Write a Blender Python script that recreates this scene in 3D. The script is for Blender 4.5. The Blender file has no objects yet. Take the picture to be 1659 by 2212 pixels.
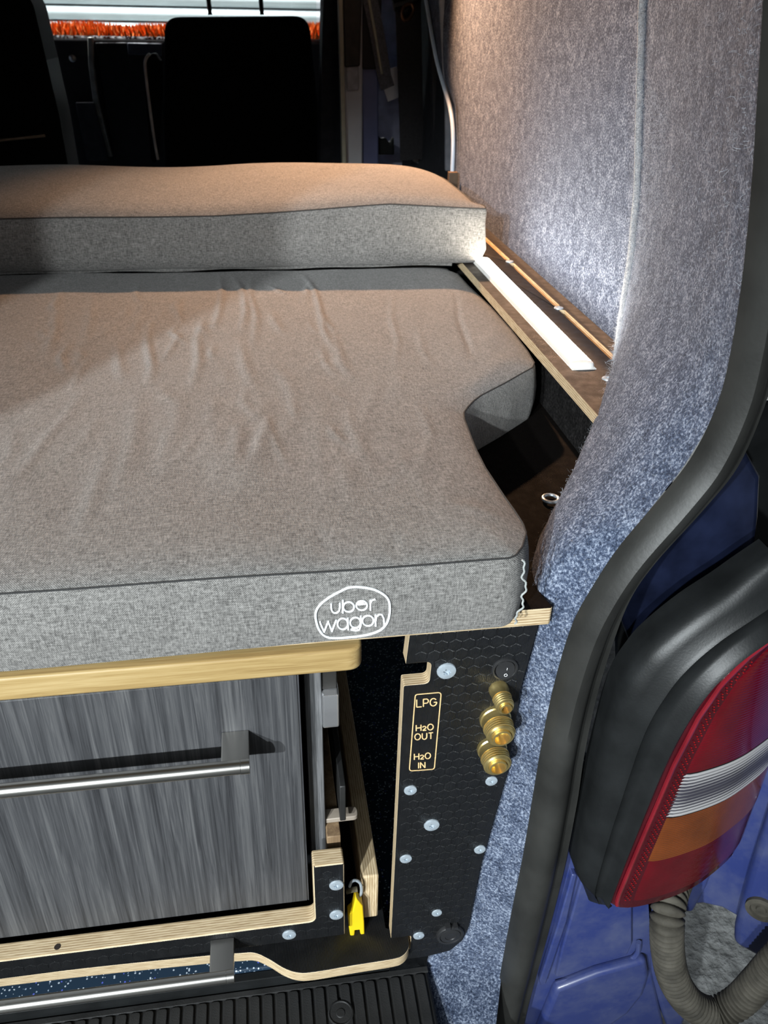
import bpy, bmesh, math, random
from mathutils import Vector, Matrix, noise
random.seed(7)
S = bpy.context.scene
COL = S.collection
R = math.radians
PI = math.pi

# ------------------------------------------------------------------ camera
F_PX = 1800.0
PITCH, YAW, ROLL = R(30.93), R(9.03), R(1.16)
CAM = Vector((0.0, -0.52, 0.86))
_fw = Vector((math.sin(YAW)*math.cos(PITCH), math.cos(YAW)*math.cos(PITCH), -math.sin(PITCH)))
_r0 = Vector((math.cos(YAW), -math.sin(YAW), 0)); _u0 = _r0.cross(_fw)
_rt = math.cos(ROLL)*_r0 + math.sin(ROLL)*_u0
_up = -math.sin(ROLL)*_r0 + math.cos(ROLL)*_u0
cd = bpy.data.cameras.new('camera'); cam = bpy.data.objects.new('camera', cd); COL.objects.link(cam)
m = Matrix((_rt, _up, -_fw)).transposed().to_4x4(); m.translation = CAM
cam.matrix_world = m
cd.sensor_fit = 'VERTICAL'; cd.sensor_height = 24.0; cd.sensor_width = 18.0
cd.lens = F_PX/2212*24.0
cd.clip_start = 0.02; cd.clip_end = 60
cd.dof.use_dof = True; cd.dof.focus_distance = 0.72; cd.dof.aperture_fstop = 10.5
S.camera = cam

# ------------------------------------------------------------------ world and lights
S.view_settings.view_transform = 'Standard'; S.view_settings.look = 'None'
S.view_settings.exposure = 0.0; S.view_settings.gamma = 1.0
S.view_settings.use_curve_mapping = False
W = bpy.data.worlds.new('garage_dark'); S.world = W; W.use_nodes = True
W.node_tree.nodes['Background'].inputs[0].default_value = (0.75, 0.85, 1.0, 1)
W.node_tree.nodes['Background'].inputs[1].default_value = 0.022

def lamp(name, kind, loc, energy, color, target=None, **kw):
    d = bpy.data.lights.new(name, kind); d.energy = energy; d.color = color
    for k, v in kw.items(): setattr(d, k, v)
    o = bpy.data.objects.new(name, d); COL.objects.link(o); o.location = loc
    if target is not None:
        o.rotation_euler = (Vector(target)-Vector(loc)).to_track_quat('-Z', 'Y').to_euler()
    return o
COOL = (0.90, 0.97, 1.0)
lamp('garage_floodlight', 'SPOT', (-2.15, -3.0, 1.88), 760, COOL, (.03, .23, .265), spot_size=R(25), spot_blend=1.0, shadow_soft_size=.035)
lamp('garage_floodlight', 'SPOT', (-1.55, -3.05, 1.88), 560, COOL, (.03, .23, .265), spot_size=R(25), spot_blend=1.0, shadow_soft_size=.035)
lamp('garage_fill', 'AREA', (-1.2, -3.2, 2.5), 34, COOL, (0, 0, .3), shape='RECTANGLE', size=2.4, size_y=1.2)  # added broad fill that lifts the shadows, not a known fitting
WARM = (1.0, 0.565, 0.31)
lamp('ceiling_spot', 'SPOT', (.19, 1.42, 1.22), 98, WARM, (.38, .48, .5), spot_size=R(98), spot_blend=.9, shadow_soft_size=.018)
lamp('wall_glow_fill', 'SPOT', (.24, 1.34, 1.22), 24, (1, .46, .17), (.42, 1.18, .88), spot_size=R(62), spot_blend=.7, shadow_soft_size=.015)  # extra light added beside the ceiling spot to warm the wall
lamp('workshop_front_light', 'AREA', (-.5, 4.02, 2.7), 380, (.95, .98, 1), (-.4, 3.95, .7), shape='RECTANGLE', size=2.0, size_y=.5)

# ------------------------------------------------------------------ pixel -> point on a real plane
def ray(x, y):
    return ((x-829.5)/F_PX)*_rt - ((y-1106)/F_PX)*_up + _fw
def on(x, y, ax, val):
    r = ray(x, y); return CAM + r*((val-CAM[ax])/r[ax])
def onp(x, y, p0, n):
    r = ray(x, y); p0 = Vector(p0); n = Vector(n); return CAM + r*((p0-CAM).dot(n)/r.dot(n))

# ------------------------------------------------------------------ materials
def new_mat(name, rough=.5, metal=0, base=(.5,.5,.5), spec=.5):
    mt = bpy.data.materials.new(name); mt.use_nodes = True
    b = mt.node_tree.nodes['Principled BSDF']
    b.inputs['Base Color'].default_value = (*base, 1); b.inputs['Roughness'].default_value = rough
    b.inputs['Metallic'].default_value = metal; b.inputs['Specular IOR Level'].default_value = spec
    return mt
class N:
    def __init__(s, mt): s.nt = mt.node_tree; s.b = s.nt.nodes['Principled BSDF']; s.tc = s.n('ShaderNodeTexCoord')
    def n(s, t, **kw):
        nd = s.nt.nodes.new(t)
        for k, v in kw.items(): setattr(nd, k, v)
        return nd
    def l(s, a, b): s.nt.links.new(a, b)
    def pos(s, scale=(1,1,1), rot=(0,0,0)):
        mp = s.n('ShaderNodeMapping'); mp.inputs['Scale'].default_value = scale; mp.inputs['Rotation'].default_value = rot
        s.l(s.tc.outputs['Object'], mp.inputs['Vector']); return mp.outputs[0]
    def noise(s, scale, vec=None, detail=2, rough=.5, dist=0):
        nd = s.n('ShaderNodeTexNoise'); nd.inputs['Scale'].default_value = scale; nd.inputs['Detail'].default_value = detail
        nd.inputs['Roughness'].default_value = rough; nd.inputs['Distortion'].default_value = dist
        s.l(vec if vec is not None else s.tc.outputs['Object'], nd.inputs['Vector']); return nd.outputs['Fac']
    def ramp(s, fac, stops, interp='LINEAR'):
        nd = s.n('ShaderNodeValToRGB'); cr = nd.color_ramp; cr.interpolation = interp
        while len(cr.elements) < len(stops): cr.elements.new(.5)
        for e, (p, c) in zip(cr.elements, stops):
            e.position = p; e.color = (*c, 1) if len(c) == 3 else c
        s.l(fac, nd.inputs['Fac']); return nd.outputs['Color']
    def math(s, op, a, b=None, c=None):
        nd = s.n('ShaderNodeMath', operation=op)
        for i, v in enumerate((a, b, c)):
            if v is None: continue
            if isinstance(v, (int, float)): nd.inputs[i].default_value = v
            else: s.l(v, nd.inputs[i])
        return nd.outputs[0]
    def mix(s, fac, a, b, mode='MIX'):
        nd = s.n('ShaderNodeMix', data_type='RGBA', blend_type=mode)
        for i, v in ((0, fac), (6, a), (7, b)):
            if isinstance(v, (int, float)): nd.inputs[i].default_value = v
            elif isinstance(v, tuple): nd.inputs[i].default_value = (*v, 1)
            else: s.l(v, nd.inputs[i])
        return nd.outputs[2]
    def bump(s, h, strength=.3, dist=.001):
        nd = s.n('ShaderNodeBump'); nd.inputs['Strength'].default_value = strength; nd.inputs['Distance'].default_value = dist
        s.l(h, nd.inputs['Height']); s.l(nd.outputs[0], s.b.inputs['Normal'])
    def col(s, c): s.l(c, s.b.inputs['Base Color'])
    def sep(s, vec=None):
        nd = s.n('ShaderNodeSeparateXYZ'); s.l(vec if vec is not None else s.tc.outputs['Object'], nd.inputs[0]); return nd.outputs

def g(v): return (v, v, v)
def fabric(name, flat, dark=(.056,.0535,.051), light=(.33,.318,.302)):
    """woven melange cloth; flat: 'xy' for tops, 'xz' for sides"""
    mt = new_mat(name, rough=.92, spec=.15); n = N(mt)
    a = (1, 1, 1)
    if flat == 'xy': s1, s2 = (.18, 1, 1), (1, .18, 1)
    else: s1, s2 = (.18, 1, 1), (1, 1, .18)
    h = n.noise(900, n.pos(s1), 3, .7); v = n.noise(900, n.pos(s2), 3, .7)
    big = n.noise(25, None, 3)
    t = n.math('ADD', n.math('MULTIPLY', h, .5), n.math('MULTIPLY', v, .5))
    t = n.math('ADD', t, n.math('MULTIPLY', n.math('SUBTRACT', big, .5), .05))
    o = n.sep(); k = 2*PI/.0016
    u = o[0]; w = o[1] if flat == 'xy' else o[2]
    wv = n.math('MULTIPLY', n.math('SINE', n.math('MULTIPLY', u, k)), n.math('SINE', n.math('MULTIPLY', w, k)))
    t2 = n.math('ADD', t, n.math('MULTIPLY', wv, .10))
    n.col(n.ramp(t2, [(.34, dark), (.50, tuple((x*.55+y*.45) for x, y in zip(dark, light))), (.66, light)]))
    n.bump(n.math('ADD', n.math('MULTIPLY', wv, .5), t), .55, .0006)
    n.b.inputs['Sheen Weight'].default_value = .15
    return mt
FAB_TOP = fabric('grey_fabric_top', 'xy'); FAB_SIDE = fabric('grey_fabric_side', 'xz')
def felt(name, c0, c1, c2, scale=420):
    mt = new_mat(name, rough=1.0, spec=.05); n = N(mt)
    f = n.noise(scale, None, 4, .75); f2 = n.noise(60, None, 3)
    t = n.math('ADD', f, n.math('MULTIPLY', n.math('SUBTRACT', f2, .5), .25))
    n.col(n.ramp(t, [(.33, c0), (.5, c1), (.68, c2)]))
    n.bump(n.noise(650, None, 3, .7), .8, .0015)
    n.b.inputs['Sheen Weight'].default_value = .08
    return mt
FELT = felt('blue_grey_felt', (.015,.0215,.040), (.072,.094,.150), (.36,.41,.51), 420)
BLACK_CARPET = felt('black_carpet', (.004,.004,.004), (.012,.011,.011), (.03,.028,.027), 300)
BLACK_CARPET.node_tree.nodes['Principled BSDF'].inputs['Sheen Weight'].default_value = 0
FIBRE = new_mat('felt_fibre', rough=.8, base=(.36,.385,.43))
FELT_EDGE = felt('lit_felt_edge', (.16,.17,.19), (.36,.37,.39), (.72,.72,.72), 500)  # pale fibre tips, brightened to imitate fuzz lit along the ridge
def ply(name, axis, pitch=.0026, warm=1.0):
    mt = new_mat(name, rough=.6, spec=.3); n = N(mt)
    o = n.sep()[axis]
    st = n.math('SINE', n.math('MULTIPLY', o, 2*PI/pitch))
    sc = [60, 60, 60]; sc[axis] = 900
    gr = n.noise(1, n.pos(tuple(sc)), 4, .6)
    t = n.math('ADD', n.math('MULTIPLY', st, .15), gr)
    n.col(n.ramp(t, [(.28, (.34*warm,.235*warm,.13*warm)), (.48, (.51*warm,.39*warm,.235*warm)), (.72, (.68*warm,.55*warm,.37*warm))]))
    n.bump(t, .25, .0006)
    return mt
PLY_Y = ply('plywood_edge_y', 1); PLY_Z = ply('plywood_edge_z', 2); PLY_X = ply('plywood_edge_x', 0)
def phenolic(name, base, rough=.38):
    mt = new_mat(name, rough=rough, base=base, spec=.5); n = N(mt)
    o = n.sep(); k = 2*PI/.0011
    w = n.math('SINE', n.math('MULTIPLY', o[0], k))
    n.bump(n.math('ADD', n.math('MULTIPLY', w, .5), n.noise(500, None, 3)), .6, .0006)
    n.l(n.ramp(n.noise(90, None, 4), [(.3, g(rough-.06)), (.7, g(rough+.14))]), n.b.inputs['Roughness'])
    return mt
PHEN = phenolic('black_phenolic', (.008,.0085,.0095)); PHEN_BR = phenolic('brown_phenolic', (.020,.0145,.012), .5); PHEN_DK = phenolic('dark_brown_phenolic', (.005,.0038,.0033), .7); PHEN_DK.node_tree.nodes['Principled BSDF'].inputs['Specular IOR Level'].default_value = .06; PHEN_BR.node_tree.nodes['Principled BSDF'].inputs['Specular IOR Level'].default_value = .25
def woodgrain(name, c0, c1, c2, stretch, scale, rough=.5):
    mt = new_mat(name, rough=rough, spec=.35); n = N(mt)
    big = n.noise(scale*.22, n.pos(stretch), 3, .5, .6); fine = n.noise(scale, n.pos(stretch), 5, .65, .8)
    t = n.math('ADD', n.math('MULTIPLY', big, .45), n.math('MULTIPLY', fine, .55))
    n.col(n.ramp(t, [(.34, c0), (.5, c1), (.66, c2)]))
    n.bump(fine, .2, .0006)
    return mt
LAMINATE = woodgrain('grey_wood_laminate', (.019,.0195,.022), (.056,.057,.061), (.115,.115,.117), (1, 1, .022), 420)
LAMINATE_EDGE = woodgrain('grey_laminate_edge', (.03,.031,.034), (.085,.087,.09), (.20,.20,.205), (1, 1, .03), 420)
OAK = woodgrain('oiled_oak', (.24,.15,.055), (.37,.255,.105), (.47,.345,.165), (.035, 1, 1), 420, .42)
DARK_PLY = woodgrain('plywood_face', (.13,.08,.045), (.24,.16,.09), (.36,.26,.16), (1, 1, .06), 150, .6)
def simple(name, base, rough=.5, metal=0, spec=.5, var=.25, scale=40, bump=0, bscale=300):
    mt = new_mat(name, rough, metal, base, spec); n = N(mt)
    f = n.noise(scale, None, 4)
    lo = tuple(c*(1-var) for c in base); hi = tuple(min(1, c*(1+var)) for c in base)
    n.col(n.ramp(f, [(.3, lo), (.7, hi)]))
    if bump: n.bump(n.noise(bscale, None, 3), bump, .0008)
    return mt
STEEL = new_mat('brushed_steel', .28, 1, (.60,.585,.55)); _n = N(STEEL); _n.bump(_n.noise(1, _n.pos((25, 2500, 2500)), 2), .12, .0002)
CHROME = new_mat('chrome', .16, .85, (.80,.80,.82))
BRASS = simple('brass', (.82,.64,.27), .30, .9, var=.12, scale=60)
ZINC = simple('zinc_screw', (.50,.57,.63), .40, .45, var=.15, scale=200)
RUBBER = simple('seal_rubber', (.026,.026,.024), .48, spec=.4, var=.35, scale=18, bump=.15)
MATRUB = simple('mat_rubber', (.018,.018,.018), .6, spec=.35, var=.4, scale=30, bump=.35, bscale=700)
BLKPLA = simple('black_plastic', (.011,.012,.0125), .42, spec=.3, var=.3, scale=30, bump=.12, bscale=500)
SWPLA = simple('switch_plastic', (.02,.02,.021), .45, var=.1)
WHITE = simple('white_print', (.82,.83,.84), .6, var=.05)
THREAD = simple('white_embroidery', (.80,.82,.83), .7, var=.08, scale=900, bump=.4, bscale=1500)
DKTHREAD = simple('dark_seam_thread', (.03,.03,.03), .9, var=.3, scale=800)
GOLD = simple('engraved_lettering', (.72,.50,.24), .55, var=.15, scale=300)
def paint():
    mt = new_mat('blue_body_paint', .32, 0, (.03,.05,.22)); n = N(mt)
    d = n.noise(14, None, 6, .7); d2 = n.noise(260, None, 4, .7)
    c = n.mix(n.ramp(d, [(.42, g(0)), (.75, g(.55))]), (.028,.043,.165), (.12,.135,.20))
    c = n.mix(n.ramp(d2, [(.68, g(0)), (.80, g(.6))]), c, (.30,.29,.27))
    n.col(c); n.b.inputs['Coat Weight'].default_value = .4; n.b.inputs['Coat Roughness'].default_value = .2
    n.l(n.ramp(d, [(.3, g(.28)), (.8, g(.6))]), n.b.inputs['Roughness'])
    return mt
PAINT = paint()
def vinyl():
    mt = new_mat('blue_glitter_vinyl', .4, 0, (.02,.04,.07)); n = N(mt)
    v = n.n('ShaderNodeTexVoronoi'); v.inputs['Scale'].default_value = 420; n.l(n.tc.outputs['Object'], v.inputs['Vector'])
    sx = n.n('ShaderNodeSeparateColor'); n.l(v.outputs['Color'], sx.inputs[0])
    msk = n.math('MULTIPLY', n.math('GREATER_THAN', sx.outputs[0], .80), n.math('LESS_THAN', v.outputs['Distance'], .42))
    fl = n.ramp(sx.outputs[1], [(.0, (.55,.62,.70)), (.7, (.30,.38,.48)), (.86, (.10,.13,.55))], 'CONSTANT')
    n.col(n.mix(msk, (.018,.036,.062), fl)); return mt
VINYL = vinyl()
YELLOW = simple('yellow_plastic', (.82,.58,.012), .38, var=.06, scale=20)
WEB = simple('webbing', (.10,.085,.05), .9, var=.5, scale=500)
def emit(name, c, s):
    mt = new_mat(name, .4, 0, (.9,.9,.9)); b = mt.node_tree.nodes['Principled BSDF']
    b.inputs['Emission Color'].default_value = (*c, 1); b.inputs['Emission Strength'].default_value = s; return mt
LED = emit('led_diffuser', (1, .91, .77), 54)
CAPPLA = simple('white_plastic', (.78,.77,.74), .4, var=.04)
def lens(name, base, rough=.12):
    mt = new_mat(name, rough, 0, base, .6); n = N(mt)
    n.col(n.ramp(n.noise(30, None, 4), [(.3, tuple(c*.75 for c in base)), (.7, tuple(min(1, c*1.15) for c in base))]))
    b = n.b; b.inputs['Coat Weight'].default_value = .8; b.inputs['Coat Roughness'].default_value = .06
    return mt
L_RED = lens('red_lens', (.105,.002,.006)); L_RIM = lens('dark_red_rim', (.060,.003,.007)); L_AMB = lens('amber_lens', (.155,.038,.008)); L_WHT = lens('clear_lens', (.17,.16,.165), .08); 
_n = N(L_WHT); _st = _n.math('SINE', _n.math('MULTIPLY', _n.sep()[2], 2*PI/.0043))
_n.col(_n.ramp(_n.math('MULTIPLY_ADD', _st, .5, .5), [(.15, (.045,.043,.055)), (.55, (.15,.145,.15)), (.9, (.36,.35,.35))]))  # dark refraction between the lens ribs, painted as stripes
L_GLINT = lens('red_reflector_edge', (.24,.006,.008), .15)
HOSEM = simple('dusty_rubber_hose', (.066,.060,.048), .75, spec=.25, var=.45, scale=45, bump=.3, bscale=500)
def gravel():
    mt = new_mat('grey_concrete', .9, 0, (.35,.35,.34), .2); n = N(mt)
    f = n.noise(45, None, 5, .6); n.col(n.ramp(f, [(.3, (.36,.365,.36)), (.7, (.78,.79,.78))])); n.bump(f, 1, .012); return mt
GRAVEL = gravel()
SEATM = simple('black_seat_vinyl', (.0045,.0045,.0045), .85, spec=.12, var=.3, scale=60, bump=.3, bscale=400)
DASHM = simple('dark_dash_plastic', (.012,.012,.013), .6, var=.3)
FUR = simple('orange_fur', (.95,.22,.03), .9, var=.35, scale=120)
SHUT = simple('shutter_steel', (.46,.49,.50), .35, .35, var=.08, scale=6)
GREYM = simple('grey_pillar_paint', (.74,.74,.77), .55, var=.12, scale=8)
NAVY = simple('navy_pillar_paint', (.18,.20,.38), .5, var=.2, scale=8)
PALE = simple('pale_edge_trim', (.60,.58,.44), .5, var=.1)
CABLE = simple('white_cable', (.72,.83,.98), .35, var=.03)
BELT = simple('seat_belt_webbing', (.022,.02,.022), .75, var=.3, scale=200)
BELT_G = simple('grey_belt_webbing', (.16,.16,.18), .7, var=.3, scale=200)
LINING = simple('dark_lining', (.02,.022,.028), .95, var=.3)
def glass():
    mt = bpy.data.materials.new('window_glass'); mt.use_nodes = True; nt = mt.node_tree; nt.nodes.clear()
    o = nt.nodes.new('ShaderNodeOutputMaterial'); t = nt.nodes.new('ShaderNodeBsdfTransparent'); gl = nt.nodes.new('ShaderNodeBsdfGlossy')
    gl.inputs['Roughness'].default_value = .02; t.inputs[0].default_value = (.92,.96,.95,1)
    fr = nt.nodes.new('ShaderNodeFresnel'); fr.inputs[0].default_value = 1.45; mx = nt.nodes.new('ShaderNodeMixShader')
    nt.links.new(fr.outputs[0], mx.inputs[0]); nt.links.new(t.outputs[0], mx.inputs[1]); nt.links.new(gl.outputs[0], mx.inputs[2]); nt.links.new(mx.outputs[0], o.inputs[0])
    return mt
GLASS = glass()

# ------------------------------------------------------------------ object helpers
def link(name, me, mats, parent=None, smooth=True, ang=35, bevel=0, seg=2):
    o = bpy.data.objects.new(name, me); COL.objects.link(o)
    for mt in (mats if isinstance(mats, (list, tuple)) else [mats]): me.materials.append(mt)
    if smooth:
        me.polygons.foreach_set('use_smooth', [True]*len(me.polygons)); me.set_sharp_from_angle(angle=R(ang))
    if bevel:
        b = o.modifiers.new('bevel', 'BEVEL'); b.width = bevel; b.segments = seg; b.limit_method = 'ANGLE'; b.angle_limit = R(40)
    if parent is not None:
        o.parent = parent; o.matrix_parent_inverse = Matrix.Translation(world_loc(parent)).inverted()
    return o
def world_loc(o):
    return Vector(o.get('_wl', (0, 0, 0)))
def thing(name, label, cat, loc=(0,0,0), group=None):
    o = bpy.data.objects.new(name, None); COL.objects.link(o); o.location = loc; o['_wl'] = tuple(loc)
    o.empty_display_size = .02
    o['label'] = label; o['category'] = cat
    if group: o['group'] = group
    return o
def struct(o): o['kind'] = 'structure'; return o
def tag(o, label, cat, group=None):
    o['label'] = label; o['category'] = cat
    if group: o['group'] = group
    return o
def me_from(vs, fs, name='m'):
    me = bpy.data.meshes.new(name); me.from_pydata([tuple(v) for v in vs], [], fs); me.update(); return me
class MB:
    def __init__(s): s.v = []; s.f = []; s.mi = []
    def add(s, vs, fs, mi=0):
        k = len(s.v); s.v += [tuple(v) for v in vs]; s.f += [tuple(i+k for i in f) for f in fs]; s.mi += [mi]*len(fs); return s
    def box(s, x0, x1, y0, y1, z0, z1, mi=0):
        return s.add([(x0,y0,z0),(x1,y0,z0),(x1,y1,z0),(x0,y1,z0),(x0,y0,z1),(x1,y0,z1),(x1,y1,z1),(x0,y1,z1)],
              [(0,3,2,1),(4,5,6,7),(0,1,5,4),(1,2,6,5),(2,3,7,6),(3,0,4,7)], mi)
    def grid(s, rows, mi=0, closed=False):
        nr, nc = len(rows), len(rows[0]); vs = [p for r in rows for p in r]; fs = []
        for i in range(nr-1):
            for j in range(nc if closed else nc-1):
                a = i*nc+j; b = i*nc+(j+1) % nc; fs.append((a, b, b+nc, a+nc))
        return s.add(vs, fs, mi)
    def tube(s, pts, rad, seg=10, caps=True, mi=0, flat=1.0, up=None):
        pts = [Vector(p) for p in pts]; rows = []; prev = None
        for i, p in enumerate(pts):
            t = (pts[min(i+1, len(pts)-1)]-pts[max(i-1, 0)]).normalized()
            if prev is None:
                a = Vector(up) if up else (Vector((0,0,1)) if abs(t.z) < .9 else Vector((1,0,0)))
            else: a = prev
            u = (a - t*a.dot(t)).normalized(); prev = u; w = t.cross(u)
            r = rad[i] if isinstance(rad, (list, tuple)) else rad
            rows.append([p + (u*math.cos(2*PI*k/seg)*flat + w*math.sin(2*PI*k/seg))*r for k in range(seg)])
        s.grid(rows, mi, True)
        if caps:
            k = len(s.v)
            n0 = k-len(rows)*seg
            s.f.append(tuple(n0+i for i in range(seg))[::-1]); s.f.append(tuple(k-seg+i for i in range(seg))); s.mi += [mi, mi]
        return s
    def strokes(s, pts, rad, seg=6, **kw):              # tube split at sharp corners so that it keeps its width
        pts = [Vector(p) for p in pts]; cur = [pts[0]]
        for i in range(1, len(pts)):
            cur.append(pts[i])
            if i < len(pts)-1 and (pts[i]-pts[i-1]).length > 1e-7 and (pts[i+1]-pts[i]).length > 1e-7 and (pts[i]-pts[i-1]).angle(pts[i+1]-pts[i]) > R(42):
                s.tube(cur, rad, seg, **kw); cur = [pts[i]]
        return s.tube(cur, rad, seg, **kw)
    def lathe(s, prof, origin, axis='-y', seg=24, mi=0):
        """prof: (radius, distance along axis)"""
        o = Vector(origin); rows = []
        for r, d in prof:
            row = []
            for k in range(seg):
                a = 2*PI*k/seg
                if axis == '-y': row.append(o+Vector((r*math.cos(a), -d, r*math.sin(a))))
                elif axis == 'z': row.append(o+Vector((r*math.cos(a), r*math.sin(a), d)))
                elif axis == 'x': row.append(o+Vector((d, r*math.cos(a), r*math.sin(a))))
            rows.append(row)
        s.grid(rows, mi, True)
        if prof[0][0] > 1e-6: n0 = len(s.v)-len(rows)*seg; s.f.append(tuple(n0+i for i in range(seg))[::-1]); s.mi.append(mi)
        if prof[-1][0] > 1e-6: n1 = len(s.v)-seg; s.f.append(tuple(n1+i for i in range(seg))); s.mi.append(mi)
        return s
    def mesh(s, name='m'):
        me = me_from(s.v, s.f, name)
        bm = bmesh.new(); bm.from_mesh(me)
        bmesh.ops.remove_doubles(bm, verts=bm.verts, dist=1e-7)
        bmesh.ops.recalc_face_normals(bm, faces=bm.faces); bm.to_mesh(me); bm.free()
        return me
    def meshm(s, name='m'):
        me = me_from(s.v, s.f, name); me.polygons.foreach_set('material_index', s.mi); return me
    def obj(s, name, mats, parent=None, **kw): return link(name, s.mesh(name), mats, parent, **kw)
def lerp(a, b, t): return a+(b-a)*t
def catmull(pts, n):
    pts = [Vector(p) for p in pts]; out = []
    for i in range(len(pts)-1):
        p0 = pts[max(i-1, 0)]; p1 = pts[i]; p2 = pts[i+1]; p3 = pts[min(i+2, len(pts)-1)]
        for k in range(n):
            t = k/n
            out.append(.5*((2*p1)+(p2-p0)*t+(2*p0-5*p1+4*p2-p3)*t*t+(3*p1-p0-3*p2+p3)*t**3))
    out.append(pts[-1]); return out
def interp(tab, x):
    if x <= tab[0][0]: return tab[0][1]
    for (a, va), (b, vb) in zip(tab, tab[1:]):
        if x <= b: return va+(vb-va)*(x-a)/(b-a)
    return tab[-1][1]
def round_poly(pts, seg=6):
    """pts: (x, y[, radius])"""
    out = []; n = len(pts)
    for i, p in enumerate(pts):
        r = p[2] if len(p) > 2 else 0
        P = Vector(p[:2])
        if r <= 0: out.append(P); continue
        a = (Vector(pts[i-1][:2])-P).normalized(); b = (Vector(pts[(i+1) % n][:2])-P).normalized()
        ang = a.angle(b); d = r/math.tan(ang/2)
        A = P+a*d; B = P+b*d
        for k in range(seg+1):
            t = k/seg; out.append((1-t)**2*A+2*t*(1-t)*P+t*t*B)
    return out
def prism(name, poly, plane, d0, d1, mats, parent=None, bevel=.0006, seg=2, **kw):
    """extrude a 2-D outline; plane 'xz' extrudes along y, 'xy' along z, 'yz' along x; mats = (face, edge)"""
    def P(u, d):
        return {'xz': (u[0], d, u[1]), 'xy': (u[0], u[1], d), 'yz': (d, u[0], u[1])}[plane]
    n = len(poly); vs = [P(u, d0) for u in poly]+[P(u, d1) for u in poly]
    fs = [tuple(range(n)), tuple(range(2*n-1, n-1, -1))]+[(i, (i+1) % n, (i+1) % n+n, i+n) for i in range(n)]
    me = me_from(vs, fs, name)
    two = isinstance(mats, (list, tuple)) and len(mats) > 1
    if two: me.polygons.foreach_set('material_index', [0, 0]+[1]*n)
    bm = bmesh.new(); bm.from_mesh(me); bmesh.ops.recalc_face_normals(bm, faces=bm.faces)
    bm.to_mesh(me); bm.free()
    return link(name, me, mats, parent, bevel=bevel, seg=seg, **kw)
def boxo(name, x0, x1, y0, y1, z0, z1, mat, parent=None, bevel=.001, seg=2):
    return MB().box(x0, x1, y0, y1, z0, z1).obj(name, mat, parent, bevel=bevel, seg=seg)

# ------------------------------------------------------------------ the setting: van shell
struct(boxo('floor', -1.10, .42, .012, 3.4, -.05, -.03, VINYL, bevel=.002))
struct(boxo('ground', -14, 9, -9, 14, -.70, -.62, GRAVEL, bevel=0))
struct(boxo('ceiling', -1.12, .47, .05, 3.1, 1.40, 1.44, LINING))
struct(boxo('trim_20', -1.12, .30, .03, .10, 1.20, 1.40, LINING))
struct(boxo('wall_left', -1.16, -1.12, .0, 3.3, -.05, 1.40, FELT))

# carpeted rear pillar: sections at constant height, ridge -> door seal
SEC = [(-.30, [(.36,.30),(.30,.18),(.22,.08),(.125,.012),(.165,.000),(.2185,-.02)]),
       (-.055,[(.36,.30),(.30,.18),(.22,.08),(.140,.012),(.175,.000),(.2190,-.02)]),
       (-.02, [(.36,.30),(.30,.18),(.22,.08),(.165,.012),(.185,.003),(.2200,-.02)]),
       (.01,  [(.37,.30),(.30,.18),(.22,.08),(.182,.014),(.190,.004),(.2210,-.02)]),
       (.117, [(.37,.30),(.30,.18),(.22,.08),(.1905,.016),(.198,.005),(.2250,-.02)]),
       (.256, [(.38,.31),(.30,.18),(.23,.08),(.2065,.018),(.212,.006),(.2255,-.02)]),
       (.355, [(.39,.32),(.30,.19),(.24,.09),(.2075,.020),(.214,.006),(.2270,-.02)]),
       (.42,  [(.395,.33),(.301,.185),(.240,.096),(.2150,.040),(.2148,.010),(.2310,-.02)]),
       (.451, [(.395,.33),(.301,.1815),(.2425,.0960),(.2190,.044),(.2160,.010),(.2360,-.02)]),
       (.49,  [(.398,.332),(.309,.173),(.260,.100),(.232,.044),(.232,.010),(.2520,-.02)]),
       (.53,  [(.402,.335),(.361,.262),(.319,.176),(.278,.070),(.270,.020),(.2685,-.02)]),
       (.573, [(.405,.347),(.375,.278),(.338,.190),(.304,.090),(.294,.032),(.2960,-.02)]),
       (.636, [(.405,.346),(.383,.272),(.360,.185),(.338,.092),(.326,.034),(.3165,-.02)]),
       (.71,  [(.405,.361),(.385,.272),(.362,.178),(.340,.084),(.326,.030),(.3115,-.02)]),
       (.876, [(.405,.421),(.382,.300),(.352,.182),(.322,.078),(.303,.025),(.2850,-.02)]),
       (1.36, [(.395,.50),(.360,.320),(.320,.180),(.275,.070),(.250,.020),(.2250,-.02)])]
def section(z):
    for (a, pa), (b, pb) in zip(SEC, SEC[1:]):
        if z <= b:
            t = max(0, min(1, (z-a)/(b-a)))
            return [(lerp(p[0], q[0], t), lerp(p[1], q[1], t)) for p, q in zip(pa, pb)]
    return SEC[-1][1]
def ssec(z):                       # smoothed over height
    acc = None
    for dz, w in ((-.018, .25), (0, .5), (.018, .25)):
        s = section(z+dz)
        acc = [(0, 0)]*6 if acc is None else acc
        acc = [(a[0]+w*p[0], a[1]+w*p[1]) for a, p in zip(acc, s)]
    acc[5] = (acc[5][0]+.005, acc[5][1]+.003)
    return acc
rows = []
for i in range(13):                                     # felt runs forward over the sill beside the mat
    t = (12-i)/12*.13; zz_ = -.056-.22*t; b0 = ssec(-.05)
    pts_ = [(p[0], p[1], -.05) for p in b0[:3]]+[(.1435, .010-t, zz_), (.178-.12*t, .000-t*.9, zz_+.002), (.2225-.27*t, -.018-.70*t, zz_)]
    c = catmull(pts_, 7); rows.append([(v.x, v.y, v.z) for v in c])
z = -.05
while z < 1.361:
    c = catmull([(p[0], p[1], z) for p in ssec(z)], 7)
    rows.append([(v.x+.0009*noise.noise(v*60), v.y+.0009*noise.noise(v*60+Vector((5,5,5))), v.z) for v in c]); z += .010
pil = struct(MB().grid(rows).obj('trim_1', FELT, ang=60))
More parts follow.
